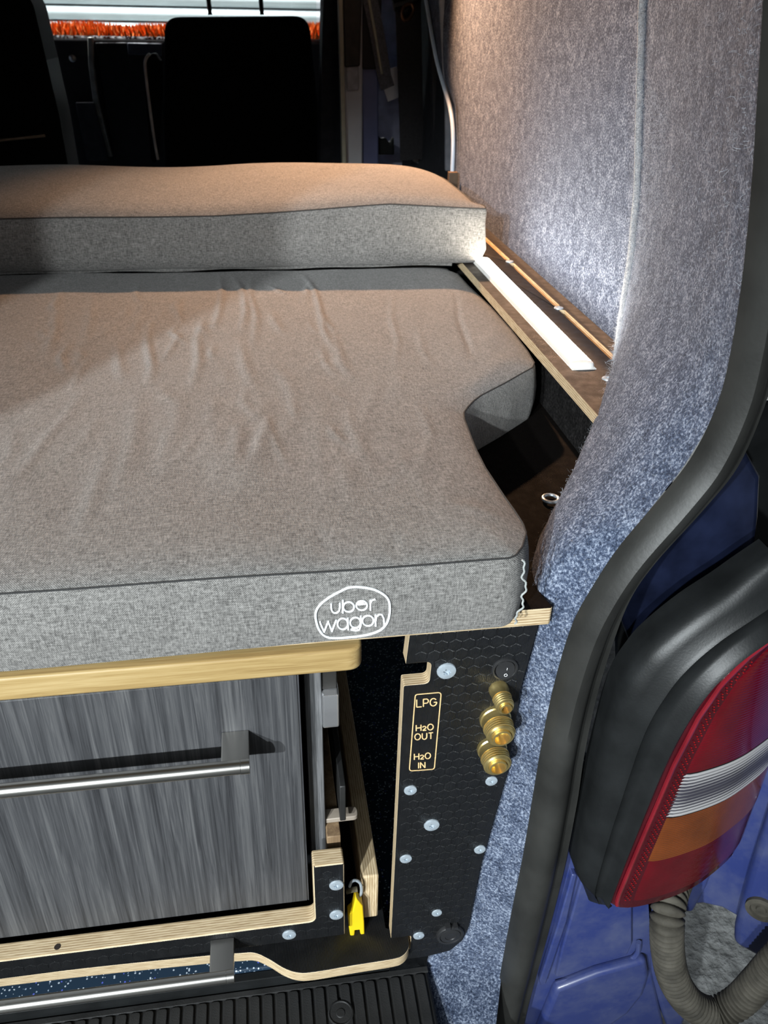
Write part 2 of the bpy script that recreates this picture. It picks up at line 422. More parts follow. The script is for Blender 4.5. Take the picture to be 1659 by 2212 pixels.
PILROWS = rows
# felt lined side wall: ridge -> front edge at the piping
YEND = [(.30,1.30),(.53,1.296),(.577,1.303),(.638,1.316),(.696,1.345),(.725,1.42),(.755,1.50),(.833,1.60),(.886,1.667),(1.36,2.05)]
rows = []; z = .40
while z < 1.38:
    a = ssec(z)[0]; ye = interp(YEND, z); row = [(a[0], a[1], z), (a[0]+.004, a[1]+.004, z)]
    for k in range(1, 41):
        t = k/40; y = lerp(a[1]+.012, ye, t)
        x = .4185 + .003*noise.noise(Vector((y*5, z*5, 1))) - .0025*math.exp(-((z-.75)/.2)**2)*math.sin(t*PI)
        if t > .88: x += .10*(t-.88)**1.2
        row.append((x, y, z))
    rows.append(row); z += .012
wall = struct(MB().grid(rows).obj('wall_right', FELT, ang=50))
WALLROWS = rows
rb = [Vector((ssec(.46+.01*i)[0][0]-.0005, ssec(.46+.01*i)[0][1]+.001, .46+.01*i)) for i in range(90)]
rb = [p+Vector((.0006*noise.noise(p*90), .0006*noise.noise(p*70), 0)) for p in rb]
link('lit_felt_ridge', MB().tube(rb, .0046, 10).mesh(), FELT_EDGE, wall)  # added bead in the brightened felt, stands for the lit ridge
# piping and wiring along the front edge of the lining
pp = [on(*p, 0, .418) for p in ((908,-60),(920,0),(930,60),(943,130),(958,185),(970,225),(977,265),(979,310),(977,372))]
tag(MB().tube(catmull(pp, 8), .0042, 8).obj('trim_cable', CABLE), 'white cable hanging down the front edge of the felt wall', 'cable')
pp = [on(*p, 0, .424) for p in ((940,-60),(952,0),(962,60),(975,130),(985,200),(990,270),(992,340))]
link('seam_line', MB().tube(catmull(pp, 6), .0022, 6).mesh(), DKTHREAD, wall)
# loose fibres of the felt
random.seed(3); fb = MB()
def fibre(p, nrm, ln, w):
    d = (Vector(nrm)*random.uniform(.15, 1)+Vector((random.gauss(0,.6), random.gauss(0,.6), random.gauss(0,.6)))).normalized()
    sd = d.cross(Vector((random.random(), random.random(), random.random()))).normalized()*w
    q = Vector(p); bend = Vector((random.gauss(0,.7), random.gauss(0,.7), random.gauss(0,.7)))
    pts = [q, q+d*ln*.5, q+d*ln*.8+bend*ln*.25, q+d*ln*.7+bend*ln*.6]
    vs = []
    for i, a in enumerate(pts): vs += [a-sd, a+sd]
    fb.add(vs, [(0,1,3,2),(2,3,5,4),(4,5,7,6)])
def scatter(rowsg, n, ir, jr, lnr, w, nflip=1):
    for _ in range(n):
        i = random.uniform(*ir); j = random.uniform(*jr); i0, j0 = int(i), int(j)
        a, b, c = Vector(rowsg[i0][j0]), Vector(rowsg[i0][j0+1]), Vector(rowsg[i0+1][j0])
        p = a+(b-a)*(j-j0)+(c-a)*(i-i0); nr = (b-a).cross(c-a).normalized()*nflip
        if nr.x > 0: nr = -nr
        fibre(p, nr, random.uniform(*lnr), w)
zi = lambda z: 13+(z+.05)/.010
scatter(PILROWS, 5200, (zi(.52), zi(.93)), (0, 1.0), (.003,.009), .00010)
scatter(PILROWS, 9000, (zi(-.045), zi(.93)), (0, 34.9), (.0015,.0045), .00009)
scatter(PILROWS, 1200, (zi(.52), zi(.80)), (1, 9), (.004,.010), .00007)
ff = fb.obj('loose_fibres', FIBRE, pil, smooth=False); ff['kind'] = 'stuff'

# rubber door seal around the rear opening
SEALI = [(1662,-420),(1659,-200),(1650,0),(1638,200),(1625,400),(1605,600),(1580,760),(1552,870),(1500,980),(1437,1065),(1340,1180),(1280,1270),(1237,1350),(1200,1470),(1172,1600),(1150,1730),(1130,1850),(1100,2000),(1062,2212),(1035,2360)]
SEALO = [(1790,-420),(1785,-200),(1774,0),(1757,200),(1740,400),(1718,600),(1690,760),(1659,875),(1600,1010),(1520,1110),(1420,1220),(1365,1300),(1326,1400),(1290,1520),(1265,1640),(1250,1740),(1220,1890),(1182,2040),(1135,2212),(1108,2360)]
pi_ = catmull([on(*p, 1, -.02) for p in SEALI], 6); po_ = catmull([on(*p, 1, -.02) for p in SEALO], 6)
SPROF = [(.16,-.002),(.0,-.003),(.03,-.009),(.12,-.017),(.30,-.023),(.50,-.021),(.66,-.013),(.74,-.006),(.80,-.004),(.98,-.002),(1.02,.006),(1.0,.030)]
rows = []
for a, b in zip(pi_, po_):
    rows.append([a+(b-a)*t+Vector((0, d+.004, 0)) for t, d in SPROF])
sl = MB().grid(rows).obj('door_seal', RUBBER, ang=50)
tag(sl, 'thick black rubber seal curving down the edge of the rear door opening', 'seal')

# painted body corner behind seal and lamp
body = MB()
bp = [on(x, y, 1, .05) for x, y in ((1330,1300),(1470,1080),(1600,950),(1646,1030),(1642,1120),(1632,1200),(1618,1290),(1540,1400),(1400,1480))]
struct(prism('wall_rear', [(p.x, p.z) for p in bp], 'xz', .05, .07, simple('shaded_body_paint', (.007,.010,.026), .3, var=.5, scale=30), bevel=.006, seg=3))  # body blue darkened to carry the shade behind the seal
bk = [on(x, y, 1, .20) for x, y in ((1330,1230),(1480,1090),(1630,880),(1800,850),(1800,1330),(1560,1420),(1400,1560),(1340,1560))]
prism('dark_gap_backing', [(p.x, p.z) for p in bk], 'xz', .20, .21, BLKPLA, bpy.data.objects['wall_rear'], bevel=0)  # black sheet added so the gap beside the seal reads dark
lo = [(1195,1800),(1260,1780),(1500,1750),(1480,1900),(1415,1960),(1410,2100),(1440,2240),(1440,2400),(1060,2400),(1100,2212)]
bp = [on(x, y, 1, .0) for x, y in lo]
low = struct(prism('trim_2', [(p.x, p.z) for p in bp], 'xz', .0, .03, PAINT, bevel=.004, seg=3))
# raised edge strip beside the seal, flap and lower pressing
bp = [on(x, y, 1, -.008) for x, y in ((1236,1890),(1247,1890),(1225,1990),(1180,2125),(1168,2130),(1166,2118),(1205,2000))]
prism('edge_strip', [(p.x, p.z) for p in bp], 'xz', -.008, .002, PAINT, low, bevel=.0015)
bp = [on(x, y, 1, -.006) for x, y in ((1262,1880),(1420,1880),(1366,1945),(1366,1990),(1366,2040),(1356,2062),(1290,2084),(1200,2112),(1214,2050),(1240,1960))]
prism('recess_cover', [(p.x, p.z) for p in bp], 'xz', -.006, .002, PAINT, low, bevel=.002, seg=3)
pts = [on(x, y, 1, -.004) for x, y in ((1200,2124),(1280,2100),(1350,2078),(1376,2060),(1380,2035))]
MB().tube(catmull(pts, 6), .0030, 8).obj('pressed_bead', PAINT, low)
bp = [on(x, y, 1, -.012) for x, y in ((1150,2260),(1200,2140),(1290,2105),(1398,2075),(1404,2110),(1392,2150),(1360,2190),(1310,2225),(1240,2270))]
prism('lower_pressing', [(p.x, p.z) for p in bp], 'xz', -.012, .002, PAINT, low, bevel=.006, seg=4)
sh = [on(x, y, 1, -.02) for x, y in ((1404,1960),(1440,1960),(1450,2080),(1500,2230),(1475,2300),(1440,2212),(1412,2110))]
prism('corner_return', [(p.x, p.z) for p in sh], 'xz', .0, .02, PAINT, low, bevel=.006)

# right barn door, folded back beside the lamp
DP, DN = Vector((.462,.060,0)), Vector((.63,.77,0)).normalized()
DU = Vector((DN.y, -DN.x, 0))
def dloc(x, y):
    p = onp(x, y, DP, DN); return ((p-DP).dot(DU), p.z)
def dplate(name, pts2, d0, d1, mat, parent, bevel=.004):
    n = len(pts2); vs = [DP+DU*s+Vector((0,0,z))-DN*d for d in (d0, d1) for s, z in pts2]
    fs = [tuple(range(n)), tuple(range(2*n-1, n-1, -1))]+[(i, (i+1) % n, (i+1) % n+n, i+n) for i in range(n)]
    mb = MB(); mb.add(vs, fs); return mb.obj(name, mat, parent, bevel=bevel, seg=3)
e = [dloc(*p) for p in ((1482,1956),(1520,1953),(1560,1962),(1600,1985),(1659,2028),(1720,2062),(1800,2080))]
outl = [(e[0][0], .45)]+e+[(.62, e[-1][1]), (.62, 1.30), (e[0][0], 1.30)]
door = struct(dplate('door_1', outl, -.03, 0, PAINT, None))
door['label'] = 'blue painted rear door folded open beside the tail lamp'
q = [dloc(*p) for p in ((1590,2010),(1592,1975),(1603,1930),(1622,1860),(1650,1770),(1672,1700))]
dplate('door_pressing', q+[(.60, q[-1][1]), (.60, q[0][1]-.06)], 0, .020, PAINT, door, .008)
q = [dloc(*p) for p in ((1480,1955),(1500,1955),(1530,1900),(1565,1800),(1590,1700),(1550,1700),(1500,1830))]
dplate('door_lip', q, 0, .012, PAINT, door, .004)
q = [dloc(*p) for p in ((1620,1230),(1800,1230),(1800,700),(1600,700))]
dplate('door_card', [(e[0][0]+.0, .36), (.60, .34), (.60, 1.25), (e[0][0], 1.25)], 0, .022, BLKPLA, door, .01)
s_, z_ = dloc(1652, 1932); c_ = DP+DU*s_+Vector((0,0,z_))-DN*.021
gm = MB(); rows = []
for r_, d_ in ((.017,-.002),(.017,.003),(.012,.004),(.011,.001),(.006,.001),(.005,.003),(0,.003)):
    rows.append([c_+(DU*math.cos(2*PI*k/24)+Vector((0,0,1))*math.sin(2*PI*k/24))*r_-DN*d_ for k in range(24)])
gm.grid(rows, 0, True).obj('rubber_grommet', HOSEM, door)
# left barn door, open on the far side of the opening
d2 = MB(); A = Vector((-1.10,-.02,0)); B = Vector((-.74,-.59,0)); nn = (B-A).normalized(); mm = Vector((nn.y,-nn.x,0))*.02
d2.add([A-mm+Vector((0,0,-.1)), B-mm+Vector((0,0,-.1)), B+mm+Vector((0,0,-.1)), A+mm+Vector((0,0,-.1)), A-mm+Vector((0,0,1.36)), B-mm+Vector((0,0,1.36)), B+mm+Vector((0,0,1.36)), A+mm+Vector((0,0,1.36))],
       [(0,3,2,1),(4,5,6,7),(0,1,5,4),(1,2,6,5),(2,3,7,6),(3,0,4,7)])
struct(d2.obj('door_2', PAINT, bevel=.012))

# windscreen
wf = struct(MB().box(-1.12, .30, 3.34, 3.36, .74, 1.40).obj('window_1', GLASS, smooth=False))
p0, p1 = on(700, 93, 1, 3.3), on(712, -60, 1, 3.3)
MB().tube([p0+Vector((.035,0,-.3)), p1+Vector((.045,0,.5))], .035, 8).obj('window_frame', BLKPLA, wf)

# ------------------------------------------------------------------ tail lamp, its surround and the hose
LEFT = [(.088,.318),(.092,.3125),(.100,.3105),(.112,.3105),(.16,.3155),(.209,.321),(.294,.331),(.349,.342),(.384,.3555),(.407,.374),(.420,.394),(.428,.420),(.432,.50)]
PLAN = catmull([(.300,-.036,0),(.318,-.040,0),(.356,-.039,0),(.400,-.030,0),(.435,-.015,0),(.470,.006,0),(.495,.035,0),(.512,.080,0),(.520,.14,0)], 10)
PX = [(p.x, p.y) for p in PLAN]
def lampy(x): return interp(PX, x)
def lamp_patch(z0, z1, inset, x1s, prot, nz, nx=26, rib=0, ribs=12):
    rows = []
    for i in range(nz+1):
        t = i/nz; z = lerp(z0, z1, t); xl = interp(LEFT, z)+inset; row = []
        for k in range(nx+1):
            s = k/nx; x = lerp(xl, x1s, s)
            e_ = min(1, s*nx/3.0); d = prot*math.sqrt(max(0, 1-(1-e_)**2))
            if rib: d += rib*e_*math.sin(t*ribs*2*PI)
            # outward normal in plan
            dy = (lampy(x+.002)-lampy(x-.002))/.004; nv = Vector((dy, -1, 0)).normalized()
            row.append(Vector((x, lampy(x), z))+nv*d)
        rows.append(row)
    return MB().grid(rows)
tl = thing('tail_lamp', 'red, white and amber vehicle tail lamp beside the rear opening', 'tail lamp', (.40,-.0,.088))
lamp_patch(.0885, .4315, 0, .519, .007, 60).obj('lamp_rim', L_RIM, tl)
bmL = MB()
for side in range(1):
    pts = []
    for i in range(50):
        z = lerp(.096, .421, i/49); x = interp(LEFT, z)+.0085; pts.append((x, lampy(x)-.0072, z))
    bmL.tube(pts, .0022, 8)
bmL.obj('rim_bead', lens('rim_bead_red', (.20,.012,.02), .2), tl)
lamp_patch(.100, .420, .0135, .518, .0076, 60).obj('inner_gasket', BLKPLA, tl)
lamp_patch(.100, .160, .0150, .516, .0082, 60, rib=.00016, ribs=22).obj('lower_red_lens', L_RED, tl)
lamp_patch(.1605, .2215, .0150, .517, .0086, 110, rib=.00022, ribs=22)\
    .obj('amber_lens', L_AMB, tl)
lamp_patch(.2225, .2785, .0150, .518, .0086, 150, rib=.00075, ribs=14).obj('clear_lens', L_WHT, tl)
lamp_patch(.2795, .420, .0150, .518, .0084, 170, rib=.00018, ribs=44).obj('upper_red_lens', L_RED, tl)
gl_ = MB()
for i in range(46):
    for j in range(3):
        z = lerp(.104, .405, (i+.5*(j % 2))/46); x = interp(LEFT, z)+.0165+.0022*j
        gl_.lathe([(.0009,.0),(.0007,.0005),(.0,.0009)], (x, lampy(x)-.0080, z), '-y', 6)
gl_.obj('reflector_beads', L_GLINT, tl)
# black moulded surround between seal and lamp
HL = [on(x, y, 1, -.028) for x, y in ((1272,1945),(1258,1908),(1247,1880),(1266,1771),(1293,1662),(1337,1504),(1385,1425),(1432,1378),(1500,1325),(1570,1280),(1620,1245),(1680,1205))]
HR = [Vector((interp(LEFT, z)+.001, 0, z)) for z in (.086,.100,.112,.16,.209,.294,.349,.384,.407,.420,.428,.432)]
HR[-1].x = .46; HR[-2].x = .425
for p in HR: p.y = lampy(p.x)-.001
a_ = catmull(HL, 6); b_ = catmull(HR, 6); rows = []
HP = [(.03,.030),(.0,.010),(.0,.003),(.06,-.004),(.20,-.008),(.36,-.011),(.41,-.014),(.46,-.011),(.60,-.009),(.70,-.010),(.76,-.016),(.84,-.018),(.92,-.013),(1.0,-.003)]
for i, (a, b) in enumerate(zip(a_, b_)):
    k = min(1, .15+i/9)
    rows.append([a+(b-a)*t+Vector((0, d*k, 0)) for t, d in HP])
mbh = MB().grid(rows)
hs = mbh.obj('lamp_surround', BLKPLA, ang=55)
tag(hs, 'black moulded plastic trim between door seal and tail lamp', 'lamp trim')
# wiring hose between body and door
hp = [on(1478,1852,1,.030), on(1468,1885,1,.012), on(1450,1930,1,-.022), on(1441,1990,1,-.045), on(1443,2060,1,-.05), on(1458,2120,1,-.055), on(1492,2168,1,-.06), on(1540,2188,1,-.063), on(1592,2166,1,-.065), on(1640,2118,1,-.068), on(1690,2060,1,-.07), on(1760,1985,1,-.06)]
hc = catmull(hp, 60); L = 0; pts = []; rad = []
for i, p in enumerate(hc):
    if i: L += (p-hc[i-1]).length
    pts.append(p); ph = (L/.0068) % 1
    w_ = .0042 if L < .16 or L > .27 else .0034
    rad.append(.0178-w_*(abs(ph-.5)*2)**2.2)
tag(MB().tube(pts, rad, 24).obj('wiring_hose', HOSEM, ang=80), 'dusty grey corrugated wiring hose looping under the tail lamp', 'hose')

# ------------------------------------------------------------------ bed: board, mattress, back cushion
bed = thing('bed_board', 'plywood bed board with brown top showing under the mattress corner', 'bed board', (-.3, .4, .4345))
bo = [(-1.0,-.011),(.2185,-.011),(.2205,-.009),(.2155,.012),(.2190,.045),(.2430,.096),(.301,.182),(.345,.250),(.345,1.5),(-1.0,1.5)]
prism('board', [Vector(p) for p in bo], 'xy', .4345, .4515, (PHEN_DK, PLY_Z), bed, bevel=.0008)
def ring(nm, c, r, rr, mat, par, ax='z'):
    pts = []
    for k in range(25):
        a = 2*PI*k/24; pts.append(Vector(c)+Vector((math.cos(a)*r, math.sin(a)*r, 0)) if ax == 'z' else Vector(c)+Vector((math.cos(a)*r, 0, math.sin(a)*r)))
    return MB().tube(pts, rr, 8, caps=False).obj(nm, mat, par)
p = on(1190,1075,2,.456); ring('ring_bolt', (p.x, p.y, .455), .0075, .0018, ZINC, bed)

def pad(root, x0, xr, y0, y1, zb, zs, topz, side, xs, ys, parts=('top_panel','side_band','piping'), rp=.0016, back=True, sidef=None):
    rows = []
    for y in ys:
        r = xr(y); row = []
        for s in xs:
            x = lerp(x0, r, s); row.append(Vector((x, y, topz(x, y, r))))
        rows.append(row)
    MB().grid(rows).obj(parts[0], FAB_TOP, root, ang=70)
    loop = list(rows[0])+[r[-1] for r in rows[1:]]
    if back: loop += list(reversed(rows[-1]))[1:]
    n = len(loop); rr = [[] for _ in side]; nm_ = parts[2]
    for i, p in enumerate(loop):
        a = loop[max(0, i-2)]; b = loop[min(n-1, i+2)]; t = Vector((b.x-a.x, b.y-a.y, 0)).normalized(); nv = Vector((t.y, -t.x, 0))
        for q, (off, f) in enumerate(side):
            zz_ = zb-(.0035*min(1, max(0, (.03-p.x)/.2)) if (nm_ == 'seam' and p.y < -.02) else 0)
            z = lerp(p.z, zz_, f); v = p+nv*off; v.z = z
            if sidef: v += nv*sidef(p, f)
            rr[q].append(v)
    MB().grid(rr).obj(parts[1], FAB_SIDE, root, ang=70)
    pts = [p+Vector((0,0,.0004)) for p in loop]
    st = MB().tube(pts, rp, 6, caps=False).obj(parts[2], DKTHREAD if parts[2] == 'seam' else FAB_SIDE, root)
    return rows, loop
XR = [(-.028,.172),(-.026,.177),(-.024,.1795),(-.014,.187),(.004,.1955),(.018,.1972),(.04,.196),(.063,.194),(.113,.191),(.150,.1915),(.175,.193),(.217,.196),(.232,.199),(.245,.206),(.260,.216),(.273,.227),(.302,.260),(.325,.284),(.346,.306),(.36,.3125),(.399,.316),(.476,.318),(.575,.317),(.68,.3105),(.757,.309),(1.0,.31)]
random.seed(11)
def px2(x, y): p = on(x, y, 2, .523); return (p.x, p.y)
WR = []
for path, amp, w in [
    ([(475,600),(480,640),(472,690),(462,720)], .0022, .0045), ([(505,600),(528,640),(532,680),(522,720)], .0026, .0045),
    ([(545,600),(540,640),(555,690),(548,760)], .0018, .0045), ([(655,595),(680,630),(690,665),(700,720),(722,760)], .0026, .004),
    ([(720,720),(735,770),(750,810)], .0014, .005), ([(440,690),(428,740),(430,790),(415,850)], .0022, .005),
    ([(325,700),(318,745),(330,800),(322,840)], .0022, .005), ([(255,745),(258,790),(266,830)], .0016, .006),
    ([(520,740),(530,800),(552,850)], .0016, .006), ([(848,640),(845,690),(860,740),(852,800)], .0014, .004),
    ([(985,630),(990,690),(1010,745),(1018,775)], -.0024, .004), ([(900,700),(912,760),(935,800)], .0010, .005),
    ([(390,850),(380,930),(360,1010)], .0010, .008), ([(300,850),(290,960),(250,1080)], .0010, .008), ([(560,850),(570,950),(560,1060)], .0009, .008),
    ([(240,970),(200,1080),(170,1160)], .0010, .007), ([(700,850),(690,950),(705,1080)], .0008, .008), ([(130,640),(120,720),(100,790)], .0012, .006),
    ([(200,640),(195,700),(180,760)], .0012, .006), ([(850,1150),(860,1190),(862,1215)], -.0012, .005), ([(690,1140),(700,1180),(705,1200)], -.0008, .006),
    ([(1090,700),(1060,740),(1050,790)], .0015, .010), ([(1120,760),(1060,800),(1010,850)], .0018, .012), ([(960,1090),(1030,1100),(1100,1120)], .0010, .010)]:
    WR.append(([Vector(px2(*q)) for q in path], amp, w))
for k in range(46):
    x0 = random.uniform(-.27, .12); y0 = random.uniform(.20, .70); ln = random.uniform(.03, .11); x1 = x0+random.gauss(0, .012)
    WR.append(([Vector((x0, y0)), Vector(((x0+x1)/2+random.gauss(0,.006), y0-ln*.5)), Vector((x1, y0-ln))], random.uniform(.0007,.0019)*(1 if y0 > .4 else .6), random.uniform(.0035,.006)))
for k in range(30):
    x0 = random.uniform(-.27, .17); y0 = random.uniform(.06, .30); ln = random.uniform(.05, .16); x1 = x0-random.uniform(0, .05)
    WR.append(([Vector((x0, y0+.05)), Vector(((x0+x1)/2+random.gauss(0,.006), y0+.05-ln*.5)), Vector((x1, y0+.05-ln))], random.uniform(.0005,.0011), random.uniform(.005,.009)))
def wrinkle(x, y):
    P = Vector((x, y)); h = 0
    for path, amp, w in WR:
        if not (min(q.x for q in path)-.02 < x < max(q.x for q in path)+.02 and min(q.y for q in path)-.02 < y < max(q.y for q in path)+.02): continue
        best = 1e9; n = len(path)-1
        for i, (a, b) in enumerate(zip(path, path[1:])):
            ab = b-a; tt = max(0, min(1, (P-a).dot(ab)/ab.dot(ab))); d = (P-(a+ab*tt)).length
            if d < best: best = d; u = (i+tt)/n
        if best < w*3: h += amp*math.exp(-(best/w)**2)*math.sin(PI*min(1, max(0, u*.9+.05)))
    return h
def mtop(x, y, r):
    d = min(y+.028, (r-x)*.9, 9)
    h = .0085*(1-math.exp(-d/.016))+.003*(1-math.exp(-d/.09))
    h += 1.25*wrinkle(x, y)*min(1, d/.02)+.0008*noise.noise(Vector((x*22, y*9, 2)))*min(1, d/.03)
    if y > .75: h -= .011*min(1, (y-.75)/.03)
    return .5145+h+ (.002*noise.noise(Vector((x*6, y*2, 7))) if d < .01 else .002*noise.noise(Vector((x*6, y*2, 7))))
xs = [i/260 for i in range(200)]; xs = [0, .12, .22, .30, .36]+[.40+.60*(i/330) for i in range(331)]
ys = [-.028,-.027,-.0255,-.024,-.021,-.018,-.014,-.010]+[-.006+.0037*i for i in range(252)]
mat_ = thing('mattress', 'grey woven fabric mattress with a notch cut for the pillar', 'mattress', (-.2,.35,.4515))
def mside(p, f): return .0022*noise.noise(Vector((p.x*30, p.y*30, f*2.5)))*math.sin(PI*f)*(.25 if .015 < p.x < .10 and p.y < 0 else 1)
MSIDE = [(0,0),(.0015,.05),(.0035,.2),(.005,.45),(.0048,.7),(.0035,.9),(.0020,1.0)]
mrows, mloop = pad(mat_, -.95, lambda y: interp(XR, y), -.028, .93, .4518, .5145, mtop,
    MSIDE, xs, ys, parts=('top_panel','side_band','seam'), rp=.0008, sidef=mside)
# overlocked corner seam at the front right corner
cs = []
for i in range(40):
    t = i/39; z = lerp(.515, .4535, t)
    cs.append(Vector((.1815+.004*math.sin(t*PI)+.0014*math.sin(t*21)+.0008*math.sin(t*47), -.0315-.004*math.sin(t*PI)+.002*t, z)))
MB().tube(cs, .0008, 6).obj('corner_seam', simple('pale_overlock_thread', (.36,.38,.37), .9), mat_)
ns = []
for x, y in ((1012,862),(1006,890),(1014,925),(1030,965),(1050,1003),(1090,1062),(1128,1122)):
    q = on(x, y, 2, .519); ns.append(q)
# embroidered oval mark with two words, as on the mattress edge
def LP(cx, cy):
    p = on(660+cx/7.54, 1240+cy/7.54, 1, -.0325)
    for _ in range(3):
        f = max(0, min(1, (.5165-p.z)/(.5165-.4505))); off = interp([(b, a) for a, b in MSIDE], f)+mside(Vector((p.x, -.028, 0)), f)
        p = on(660+cx/7.54, 1240+cy/7.54, 1, -.028-off-.0005)
    return p
def arc(cx, cy, rx, ry, a0, a1, n=20): return [(cx+rx*math.cos(R(lerp(a0, a1, i/n))), cy-ry*math.sin(R(lerp(a0, a1, i/n)))) for i in range(n+1)]
em = MB()
oval = catmull([(q[0], q[1], 0) for q in ((840,207),(1000,225),(1150,265),(1290,345),(1360,440),(1375,560),(1365,680),(1325,800),(1230,905),(1080,970),(900,1008),(700,1030),(520,1042),(390,1035),(290,990),(220,900),(180,790),(165,660),(195,560),(280,460),(420,360),(580,275),(700,222),(840,207))], 6)
em.tube([LP(q.x, q.y) for q in oval], .0010, 8, caps=False)
ST = [[(420,480),(422,560)]+arc(488,560,64,74,180,300)+[(548,600),(562,540),(560,470)],
      [(612,420),(608,520),(610,635)], arc(705,535,88,80,0,360), 
      arc(918,512,88,76,0,360), [(850,498),(1005,482)], [(862,470),(950,462)],
      [(1058,420),(1060,590)], [(1062,470),(1085,425),(1140,410)],
      [(236,775),(305,945),(372,770),(432,935),(502,745)],
      arc(608,810,84,90,0,360), [(690,715),(698,910)],
      arc(815,790,84,84,0,360), [(902,680),(905,830),(880,905),(820,922),(735,905)], [(750,890),(850,880)],
      arc(1020,760,90,84,0,360), [(1140,660),(1145,850)], [(1145,760),(1160,690),(1205,655),(1250,665),(1275,720),(1285,845)]]
for s in ST: em.strokes([LP(*q) for q in s], .00080, 6)
em.obj('embroidered_mark', THREAD, mat_)

# back cushion
CR = [(.741,.3440),(.748,.3460),(.80,.3455),(.90,.342),(1.00,.336),(1.06,.326),(1.10,.305),(1.125,.27),(1.138,.22)]
def ctop(x, y, r):
    ef = y-.741; er = max(0, r-x); eb = 1.14-y
    h = .012*(1-math.exp(-ef/.02))+.016*math.sin(min(1, ef/.36)*PI*.55)
    h -= .022*math.exp(-er/.035)*min(1, ef/.06)+.035*math.exp(-eb/.05)
    return .606+.012*max(0, 1-abs(x-.2)/.25)*math.exp(-ef/.2)+h+.004*noise.noise(Vector((x*5, y*6, 3)))+.0014*math.sin(x*16+1.0)*min(1, ef/.3)
cu = thing('back_cushion', 'thick grey fabric backrest cushion lying across the bed', 'cushion', (-.2,.93,.528))
xs2 = [0,.1,.2,.3]+[.35+.65*(i/110) for i in range(111)]; ys2 = [.741,.7425,.745,.749]+[.755+.385*(i/70)*1.0 for i in range(70)]
ys2 = [y for y in ys2 if y <= 1.138]
def cside(p, f):
    k = max(0, min(1, (p.x-.30)/.04)) if p.y < .80 else 0
    return .0025*noise.noise(Vector((p.x*14, p.y*14, f*2.0)))*math.sin(PI*f) + k*.004*math.sin(f*19)*math.sin(PI*f)
crows, cloop = pad(cu, -.95, lambda y: interp(CR, y), .741, 1.138, .5312, .606, ctop,
    [(0,0),(.002,.06),(.004,.25),(.004,.5),(.003,.75),(-.001,.94),(-.006,1.0)], xs2, ys2, parts=('top_panel','side_band','seam'), rp=.0011, sidef=cside)
MB().tube([Vector((lerp(-.95,.30,i/60), .754+.002*math.sin(i*.6), .5300+.001*math.sin(i*.9))) for i in range(61)], .004, 8).obj('bottom_welt', FAB_SIDE, cu)

# ------------------------------------------------------------------ side shelf with light strip
sh_ = thing('side_shelf', 'narrow dark plywood shelf along the felt wall', 'shelf', (.36,.8,.518))
so = [(.3185,.172),(.362,.262),(.402,.333),(.4165,.36),(.4165,1.30),(.3165,1.30),(.3165,.9)]
shelf = prism('shelf_board', [Vector(p) for p in so], 'xy', .518, .530, (PHEN_BR, PLY_Z), None, bevel=0)
def cut(obj, cutters):
    for c in cutters:
        md = obj.modifiers.new('cut', 'BOOLEAN'); md.object = c; md.operation = 'DIFFERENCE'; md.solver = 'EXACT'
    dg = bpy.context.evaluated_depsgraph_get(); dg.update()
    me = bpy.data.meshes.new_from_object(obj.evaluated_get(dg)); obj.modifiers.clear(); old = obj.data; obj.data = me
    for c in cutters: bpy.data.objects.remove(c, do_unlink=True)
def slotpoly(x, ya, yb, w, n=6):
    return [Vector((x+w*math.cos(a), yb+w*math.sin(a))) for a in [PI*i/n for i in range(n+1)]]+[Vector((x+w*math.cos(a), ya+w*math.sin(a))) for a in [PI+PI*i/n for i in range(n+1)]]
SLOTS = [(.325,.503),(.527,.742),(.768,1.02)]
cut(shelf, [prism('cutter', slotpoly(.393, a, b, .0042), 'xy', .522, .54, (PLY_Z, PLY_Z), None, bevel=0) for a, b in SLOTS])
shelf.parent = sh_; shelf.matrix_parent_inverse = Matrix.Translation(world_loc(sh_)).inverted()
def screw(par, c, r=.0052, axis='-y', name='screw'):
    """pan head screw with a recessed star"""
    mb = MB()
    mb.lathe([(r, -.0005), (r, .0006), (r*.93, .0013), (r*.66, .0017), (r*.40, .0018), (r*.36, .0006), (0, .0005)], (0, 0, 0), axis, 20)
    for k in range(6):                                   # six-lobed drive recess
        a = PI*k/3+.3; c_, s_ = math.cos(a)*r*.34, math.sin(a)*r*.34
        mb.lathe([(r*.11, .0012), (r*.11, .00185), (0, .00186)], (c_, 0, s_) if axis == '-y' else (c_, s_, 0), axis, 6)
    o = mb.obj(name, ZINC, par)
    o.matrix_parent_inverse = Matrix.Identity(4)
    o.location = Vector(c)-world_loc(par)
    return o
def screw_copy(src, par, c, scale=1.0):
    o = src.copy(); COL.objects.link(o); o.parent = par; o.matrix_parent_inverse = Matrix.Identity(4)
    o.location = Vector(c)-world_loc(par); o.scale = (scale,)*3; return o
sz = screw(sh_, (.3915,.513,.530), .0062, 'z')
for c in ((.3925,.752,.530), (.363,.268,.530)): screw_copy(sz, sh_, c)
st_ = thing('light_strip', 'glowing white light bar stuck along the shelf top', 'light', (.3475,.8,.530))
prof = [(-.0135,0),(-.0135,.0014),(-.0128,.0032),(-.0118,.0048),(-.008,.0058),(-.004,.0062),(0,.0063),(.004,.0062),(.008,.0058),(.0118,.0048),(.0128,.0032),(.0135,.0014),(.0135,0)]
MB().grid([[(.3475+a, y, .5302+b) for a, b in prof[3:10]] for y in (.308, .45, .6, .757)]).obj('diffuser', LED, st_)
for pf in (prof[:4], prof[9:]): MB().grid([[(.3475+a, y, .5302+b) for a, b in pf] for y in (.308, .757)]).obj('side_housing', CAPPLA, st_)
